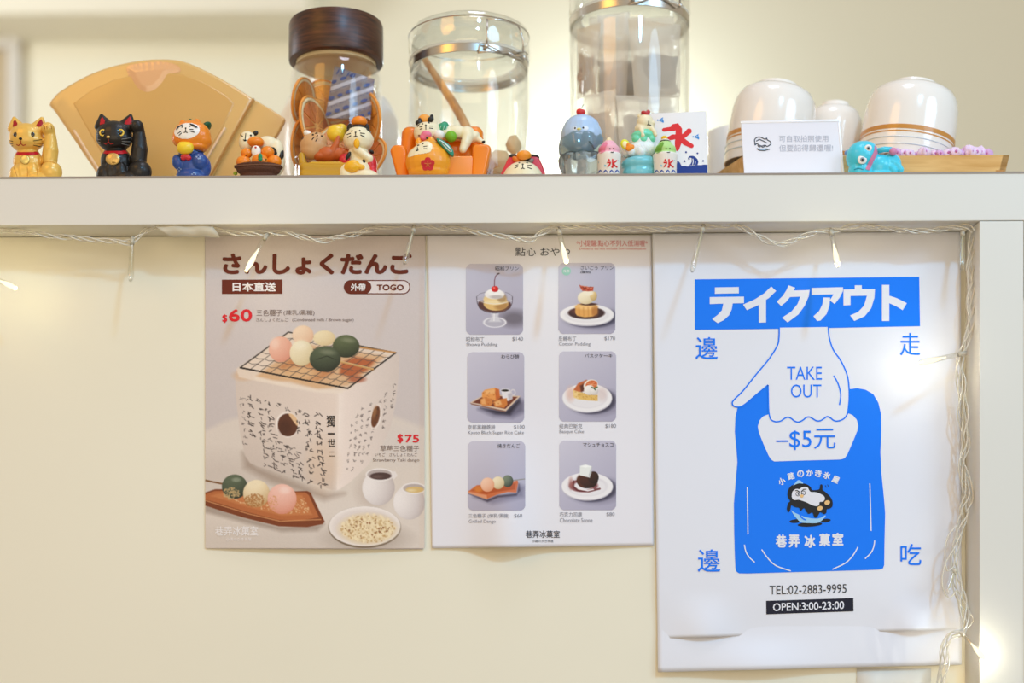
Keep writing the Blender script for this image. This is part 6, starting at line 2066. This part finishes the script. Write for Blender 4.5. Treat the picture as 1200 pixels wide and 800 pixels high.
# white hand-hole with the fingers' wavy edge
wave = [Z(192, 290), Z(198, 299), Z(210, 304), Z(226, 302), Z(238, 294), Z(248, 290), Z(258, 293), Z(270, 302), Z(282, 305), Z(296, 299), Z(306, 291), Z(316, 289), Z(326, 294), Z(338, 301), Z(350, 301), Z(362, 294), Z(372, 288), Z(382, 292), Z(392, 300), Z(404, 302), Z(420, 297), Z(430, 288), Z(436, 276)]
hole = [Z(188, 281), Z(172, 287), Z(161, 299), Z(155, 318), Z(158, 336), Z(172, 372), Z(189, 410), Z(196, 422), Z(206, 428), Z(300, 425), Z(414, 422), Z(426, 418), Z(434, 407), Z(452, 366), Z(466, 332), Z(469, 316), Z(464, 298), Z(452, 284), Z(436, 277)]
P3.fill('bag_opening', P3W, [hole + [Z(430, 260), Z(300, 260), Z(192, 260)]], 2)
# hand: white shape with blue outline
hl = catmull([(*Z(222, 10), 0), (*Z(221, 40), 0), (*Z(216, 66), 0), (*Z(190, 108), 0), (*Z(150, 156), 0), (*Z(110, 206), 0), (*Z(82, 234), 0), (*Z(75, 245), 0), (*Z(80, 255), 0), (*Z(96, 258), 0), (*Z(114, 250), 0), (*Z(150, 220), 0), (*Z(187, 189), 0)], 5)
hl = [tuple(p[:2]) for p in hl]
hl2 = [tuple(p[:2]) for p in catmull([(*Z(187, 189), 0), (*Z(188, 235), 0), (*Z(189, 270), 0), (*Z(193, 291), 0)] + [(*p, 0) for p in wave[1:]], 4)]
hr = [tuple(p[:2]) for p in catmull([(*Z(375, 8), 0), (*Z(378, 40), 0), (*Z(390, 78), 0), (*Z(415, 115), 0), (*Z(434, 158), 0), (*Z(440, 200), 0), (*Z(440, 240), 0), (*Z(436, 276), 0)], 5)]
P3.fill('hand_print', P3W, [hl + hl2[1:] + hr[::-1]], 3)
P3.line('hand_outline', BLUE, [hl, hl2, hr, [tuple(p[:2]) for p in catmull([(*Z(392, 160), 0), (*Z(406, 186), 0), (*Z(414, 220), 0), (*Z(410, 252), 0)], 5)]], 1.7, 4)
P3.text('bag_lettering', BLUE, 'TAKE', 922.4, 429.4, 963.2, 444.8, -0.006, 5)
P3.text('bag_lettering', BLUE, 'OUT', 926.8, 450.2, 962.6, 465.8, -0.006, 5)
P3.text('discount_lettering', BLUE, '–$5元', 909.6, 502.4, 979.2, 527.2, 0.002, 5, dy=-.4)
P3.line('bag_crease', P3W, [[Z(122, 508), Z(123, 580), Z(124, 655)], [Z(505, 497), Z(507, 570), Z(509, 645)], [Z(113, 688), Z(117, 708), Z(127, 726), Z(145, 743)], [Z(167, 703), Z(186, 730), Z(212, 754), Z(258, 770)],
                                [Z(520, 675), Z(517, 695), Z(508, 714), Z(490, 732)], [Z(468, 695), Z(452, 722), Z(428, 746), Z(388, 765)]], 1.3, 3, smooth=3)
# the emblem
Q = lambda x, y: (890 + x / 7.275, 540 + y / 7.275)
EBL = mat('#1d2026', 0.45)
EWH = mat('#e4e6f0', 0.45)
ELB = mat('#9fd0f4', 0.45)
EYL = mat('#e8bf82', 0.45)
em = lambda part, m, pts, ly, sm=4: P3.fill(part, m, [[Q(*p) for p in pts]], ly, smooth=sm)
P3.fill('emblem_shade', EBL, [[Q(*p) for p in ellipse(310, 512, 55, 16, -5)], [Q(*p) for p in ellipse(560, 508, 48, 16, -6)], [Q(*p) for p in ellipse(430, 540, 105, 20, -3)]], 2)
em('emblem_ice_bowl', ELB, [(270, 418), (300, 440), (400, 480), (500, 490), (562, 462), (548, 490), (510, 522), (470, 530), (400, 528), (352, 522), (318, 490), (290, 455)], 3)
em('emblem_ice_line', BLUE, [(338, 440), (352, 462), (372, 484), (398, 500), (388, 506), (362, 492), (344, 470)], 4)
em('emblem_penguin', EBL, [(240, 270), (256, 226), (290, 200), (340, 190), (400, 196), (436, 222), (450, 246), (500, 244), (514, 232), (518, 204), (530, 198), (540, 214), (538, 246), (560, 262), (600, 300), (622, 340), (622, 385), (600, 405), (575, 410), (570, 440), (552, 452),
                           (520, 436), (505, 455), (490, 480), (468, 478), (452, 440), (420, 450), (400, 430), (380, 400), (352, 425), (340, 400), (300, 390), (272, 378), (262, 420), (248, 436), (234, 410), (244, 360), (262, 340), (244, 310)], 5)
em('emblem_belly', EWH, [(276, 286), (284, 258), (312, 238), (342, 240), (356, 228), (380, 220), (410, 226), (424, 250), (440, 264), (480, 266), (520, 280), (552, 302), (556, 328), (540, 346), (514, 350), (508, 374), (486, 384), (450, 376), (400, 352), (362, 338), (330, 330), (296, 332), (278, 314)], 6)
P3.fill('emblem_eye', EBL, [[Q(*p) for p in ellipse(328, 280, 19, 20)], [Q(*p) for p in ellipse(374, 272, 19, 20)]], 7)
P3.fill('emblem_eye', EWH, [[Q(*p) for p in ellipse(328, 280, 14, 15)], [Q(*p) for p in ellipse(374, 272, 14, 15)]], 8)
P3.fill('emblem_eye', EBL, [[Q(*p) for p in ellipse(332, 282, 6, 7)], [Q(*p) for p in ellipse(371, 275, 6, 7)]], 9)
P3.line('emblem_brow', EBL, [[Q(304, 252), Q(322, 250), Q(344, 266)], [Q(356, 262), Q(376, 242), Q(400, 240)]], 0.9, 9)
em('emblem_beak', EYL, [(344, 294), (360, 284), (378, 294), (366, 312), (350, 306)], 8)
P3.fill('emblem_foot', EYL, [[Q(*p) for p in ellipse(516, 402, 24, 19, -20)], [Q(*p) for p in ellipse(578, 354, 24, 19, -20)]], 7)
em('emblem_cap', ELB, [(288, 208), (310, 182), (324, 166), (345, 164), (362, 178), (372, 192), (340, 190), (310, 198)], 6)
P3.line('emblem_motion', EBL, [[Q(560, 206), Q(570, 226)], [Q(580, 200), Q(588, 218)]], 0.7, 3)
for ch, (x, y), rt in zip('小路のかき氷屋', ((190, 172), (270, 128), (350, 108), (428, 101), (502, 106), (575, 124), (650, 158)), (-24, -16, -8, 0, 8, 16, 24)):
    cx_, cy_ = Q(x, y)
    P3.text('shop_lettering', P3W, ch, cx_ - 4.1, cy_ - 4.2, cx_ + 4.1, cy_ + 4.2, 0.05, 3, rot=rt)
for ch, (x, y) in zip('巷弄冰菓室', ((185, 682), (296, 682), (430, 684), (556, 672), (668, 666))):
    cx_, cy_ = Q(x, y)
    P3.text('shop_lettering', P3W, ch, cx_ - 6.6, cy_ - 7.6, cx_ + 6.6, cy_ + 7.6, 0.05, 3)
P3.text('phone_lettering', mat('#33373f', 0.5), 'TEL:02-2883-9995', 901.8, 686, 992, 696.4, 0.0, 3, dy=-2)
P3.fill('hours_box', NAVYB, [[(897.8, 703.8), (1000, 700.5), (1000.2, 716), (898, 719.6)]], 1)
P3.text('hours_lettering', P3W, 'OPEN:3:00-23:00', 905.8, 706.6, 989.2, 716, 0.022, 3, dy=-2.6)

# a further sheet of paper below, cut by the bottom of the picture
PB = Poster('white_sheet', 'edge of a white sheet of paper at the very bottom under the take-out poster', 'paper', (1004, 783), (1091, 783), (1091, 880), (1004, 880), lambda x, y: 0.001, base='#e6e4dc', nx=4, ny=4)

# lettering and emblem on the small card
SGY = mat('#b9bcc8', 0.5)
SDK = mat('#565b66', 0.5)


def card_text(body, x0, y0, x1, y1, bold=0.0):
    me = text_mesh(body, bold)
    ax, bx = min(v.co.x for v in me.vertices), max(v.co.x for v in me.vertices)
    ay, by = min(v.co.y for v in me.vertices), max(v.co.y for v in me.vertices)
    for v in me.vertices:
        v.co = SIGN.pp(x0 + (v.co.x - ax) / (bx - ax) * (x1 - x0), y1 + (v.co.y - ay) / (by - ay) * (y0 - y1), 1.55)
    me.materials.clear()
    me.materials.append(SGY)
    o = bpy.data.objects.new('card_lettering', me)
    COL.objects.link(o)
    o.parent = SIGN.root


card_text('可自取拍照使用', 913, 158.6, 970.4, 166.4, 0.0)
card_text('但要記得歸還喔!', 913, 169.4, 976, 177.4, 0.0)
pg = [(884.4, 163.6), (886.6, 161), (890.4, 160.2), (894, 161.6), (897, 163), (898.4, 161.4), (899.4, 163.8), (902.4, 165.4), (903.6, 168), (901.6, 170), (899, 171.4), (896.6, 169.8), (893, 170.8), (890.6, 170), (888.6, 168.8), (886.6, 168), (885, 169.6), (884.8, 166.6)]
SIGN.strokes('emblem_print', SDK, [[tuple(p[:2]) for p in catmull([(x, y, 0) for x, y in pg], 3, True)] + [pg[0]], [(886.4, 165), (890, 163), (894, 164.6), (899, 167.4)], [(888, 170), (890, 172), (892, 170.6), (894, 172.4), (897, 170.6)]], 0.6, 0.1)
SIGN.patch('emblem_ice', mat('#a9c6e0', 0.5), [[(888, 172.6), (893, 174), (900, 172.8), (897, 176), (891, 176)]], 0.3, 0.35)
SIGN.strokes('emblem_ground', SDK, [[(887, 173.6), (890, 175.8), (896, 176.2), (902, 174.4)]], 0.6, 0.2)

# ------------------------------------------------------------------ string lights
CABLE = bpy.data.materials.new('clear_cable')
CABLE.use_nodes = True
b_ = CABLE.node_tree.nodes['Principled BSDF']
b_.inputs['Base Color'].default_value = rgb('#efecdf')
b_.inputs['Roughness'].default_value = 0.18
b_.inputs['Transmission Weight'].default_value = 0.25
b_.inputs['Coat Weight'].default_value = 0.5
BULB = thin_glass((0.96, 0.96, 0.93), 0.10, 0.8, 0.06, 'bulb_plastic')
BULBC = mat('#f0ead8', 0.2, trans=0.5, coat=0.6)


def led_mat(col, power):
    m = bpy.data.materials.new('led_glow')
    m.use_nodes = True
    nt = m.node_tree
    nt.nodes.clear()
    out = nt.nodes.new('ShaderNodeOutputMaterial')
    e = nt.nodes.new('ShaderNodeEmission')
    e.inputs[0].default_value = rgb(col)
    e.inputs[1].default_value = power
    nt.links.new(e.outputs[0], out.inputs[0])
    return m


sl = bpy.data.objects.new('string_lights', None)
sl.location = P(640, 270, 1.39)
sl.empty_display_size = 0.02
COL.objects.link(sl)
props(sl, 'clear twisted cable of warm fairy lights strung under the shelf and down the post', 'string lights')
O = sl.location
top = [(-14, 268), (20, 271), (60, 276), (105, 280), (150, 283.5), (163, 276), (176, 268), (190, 266), (225, 267), (254, 269), (281, 274), (310, 273), (339, 274), (375, 282), (404, 276), (430, 270), (459, 265), (480, 264.5), (500, 265), (536, 268), (572, 274),
       (600, 279), (621, 281), (635, 272), (657, 265), (681, 265), (729, 268), (780, 268), (826, 265), (862, 265), (884, 274), (910, 286), (935, 279), (961, 271), (980, 270), (997, 265), (1022, 265), (1058, 270), (1088, 270), (1106, 268), (1132, 266), (1141, 271)]
dn = [(1141, 271), (1139.5, 289), (1137, 315), (1139, 339), (1138, 376), (1132, 402), (1127, 416), (1124, 432), (1126, 455), (1129, 485), (1131, 520), (1127, 540), (1129, 562), (1133, 580), (1129, 595), (1129, 605), (1124, 622), (1118, 650), (1119, 675), (1125, 700), (1130, 722), (1127, 738), (1114, 742),
      (1107, 756), (1105, 780), (1100, 812)]


def strands(path, Yf, n, rad, turns, rr, seed, wob):
    pts = [P(p.x, p.y, Yf(p.x, p.y)) for p in catmull([(x, y, 0) for x, y in path], 10)]
    rnd = random.Random(seed)
    geo = []
    for k in range(n):
        ph = 2 * math.pi * k / n + rnd.uniform(-.4, .4)
        out, L = [], 0.0
        for i, p in enumerate(pts):
            a = pts[max(0, i - 1)]
            b = pts[min(len(pts) - 1, i + 1)]
            t = (b - a).normalized()
            L += (p - pts[i - 1]).length if i else 0
            n1 = Vector((0, 1, 0))
            n2 = t.cross(n1).normalized()
            q = 1 + wob * noise.noise(Vector((L * 24 + k * 7.1, seed, k)))
            out.append(p + (n1 * math.cos(ph + L * turns) * .8 + n2 * math.sin(ph + L * turns)) * rad * q - O)
        geo.append(tube_geo(out, rr, 7))
    return geo


yt = lambda x, y: 1.3925
V, Fc = join_geo(strands(top, yt, 3, 0.0020, 150, 0.00078, 2, .7))
mesh_obj('cable', V, Fc, CABLE, sl, True)
yd = lambda x, y: 1.4015 - 0.012 * sstep(690, 745, y)
V, Fc = join_geo(strands(dn, yd, 5, 0.0034, 70, 0.00075, 5, 1.1))
mesh_obj('cable', V, Fc, CABLE, sl, True)
# stray loops of the bundle beside the post
for ln in ([(1122, 615), (1111, 628), (1107, 648), (1110, 668), (1118, 664)], [(1120, 640), (1108, 660), (1104, 684), (1112, 700), (1122, 690)], [(1131, 545), (1138, 565), (1140, 585), (1132, 600)], [(1140, 330), (1133, 350), (1136, 372), (1141, 366)], [(1127, 700), (1136, 716), (1140, 728), (1132, 736)]):
    V, Fc = tube_geo([P(p.x, p.y, 1.398) - O for p in catmull([(x, y, 0) for x, y in ln], 6)], 0.00075, 7)
    mesh_obj('cable_loop', V, Fc, CABLE, sl, True)

BULBS = [((-16, 322), (20, 338), 1, 1.390, 1.372, 110), ((155, 281), (153, 329), 0, 1.391, 1.372, 0), ((312, 276), (288, 318), 1, 1.391, 1.356, 75), ((485, 267), (474, 309), 0, 1.391, 1.352, 0),
         ((655, 270), (664, 308), 1, 1.391, 1.352, 60), ((824, 266), (811, 318), 0, 1.391, 1.356, 0), ((974, 271), (982, 312), 1, 1.391, 1.352, 55), ((1128, 272), (1127, 316), 0, 1.394, 1.385, 0),
         ((1129, 414), (1074, 426), 1, 1.398, 1.372, 170), ((1127, 741), (1156, 774), 1, 1.388, 1.366, 170), ((1119, 668), (1110, 695), 0, 1.396, 1.384, 0)]
for (bx, by), (tx, ty), lit, y0_, y1_, pw_ in BULBS:
    A, B = P(bx, by, y0_) - O, P(tx, ty, y1_) - O
    k = 12
    pts = [A.lerp(B, i / k) for i in range(k + 1)]
    rr_ = [0.0014, 0.0017] + [0.0021 + 0.0009 * (i / k) for i in range(2, k - 1)] + [0.0026, 0.0014]
    V, Fc = tube_geo(pts, rr_, 14)
    bo = mesh_obj('bulb', V, Fc, BULB, sl, True)
    V, Fc = tube_geo([A - (B - A) * .06, A.lerp(B, .10)], [0.0020, 0.0023], 12)
    mesh_obj('bulb_socket', V, Fc, BULBC, bo, True)
    if lit:
        L0, L1 = A.lerp(B, .38), A.lerp(B, .97)
        n = 10
        V, Fc = tube_geo([L0.lerp(L1, i / n) for i in range(n + 1)], [0.0004 + 0.0021 * (math.sin(math.pi * min(1, (i / n) ** 1.5 * .94 + .03))) for i in range(n + 1)], 12)
        mesh_obj('led', V, Fc, led_mat('#fff6d6', 1.7), bo, True)
        ll = bpy.data.lights.new('led_light', 'POINT')
        ll.energy = pw_ * 0.0028
        ll.color = (1.0, 0.84, 0.45) if bx < 1050 else (1.0, 0.93, 0.74)
        ll.shadow_soft_size = 0.003
        lo_ = bpy.data.objects.new('led_light', ll)
        lo_.location = A.lerp(B, .8)
        COL.objects.link(lo_)
        lo_.parent = bo
    else:
        V, Fc = tube_geo([A.lerp(B, .12), A.lerp(B, .72), A.lerp(B, .80)], [0.0007, 0.0007, 0.0003], 8)
        mesh_obj('led', V, Fc, mat('#d6cfae', 0.3), bo, True)

# tape that holds the cable under the shelf
TAPE = veil('#e4dfcd', 0.62, 0.25)
g_ = bpy.data.objects.new('tape_strip', None)
g_.location = P(218, 268, 1.386)
COL.objects.link(g_)
props(g_, 'translucent strip of tape over the cable under the shelf, above the dango poster corner', 'tape')
V, Fc = [], []
rows = [((180, 262.6), (246, 262.2), 1.3865), ((183, 266), (250, 266), 1.3845), ((190, 271), (254, 271.5), 1.3845), ((200, 277.5), (258, 278), 1.3885)]
for a_, b2, yy in rows:
    for i in range(13):
        x = a_[0] + (b2[0] - a_[0]) * i / 12
        y = a_[1] + (b2[1] - a_[1]) * i / 12
        V.append(P(x, y + .5 * math.sin(i * 1.3), yy + 0.0006 * math.sin(i * 1.1)) - g_.location)
for r_ in range(3):
    for i in range(12):
        Fc.append((r_ * 13 + i, r_ * 13 + i + 1, (r_ + 1) * 13 + i + 1, (r_ + 1) * 13 + i))
o = mesh_obj('tape_film', V, Fc, TAPE, g_, True)
sd = o.modifiers.new('thickness', 'SOLIDIFY')
sd.thickness = 0.0002
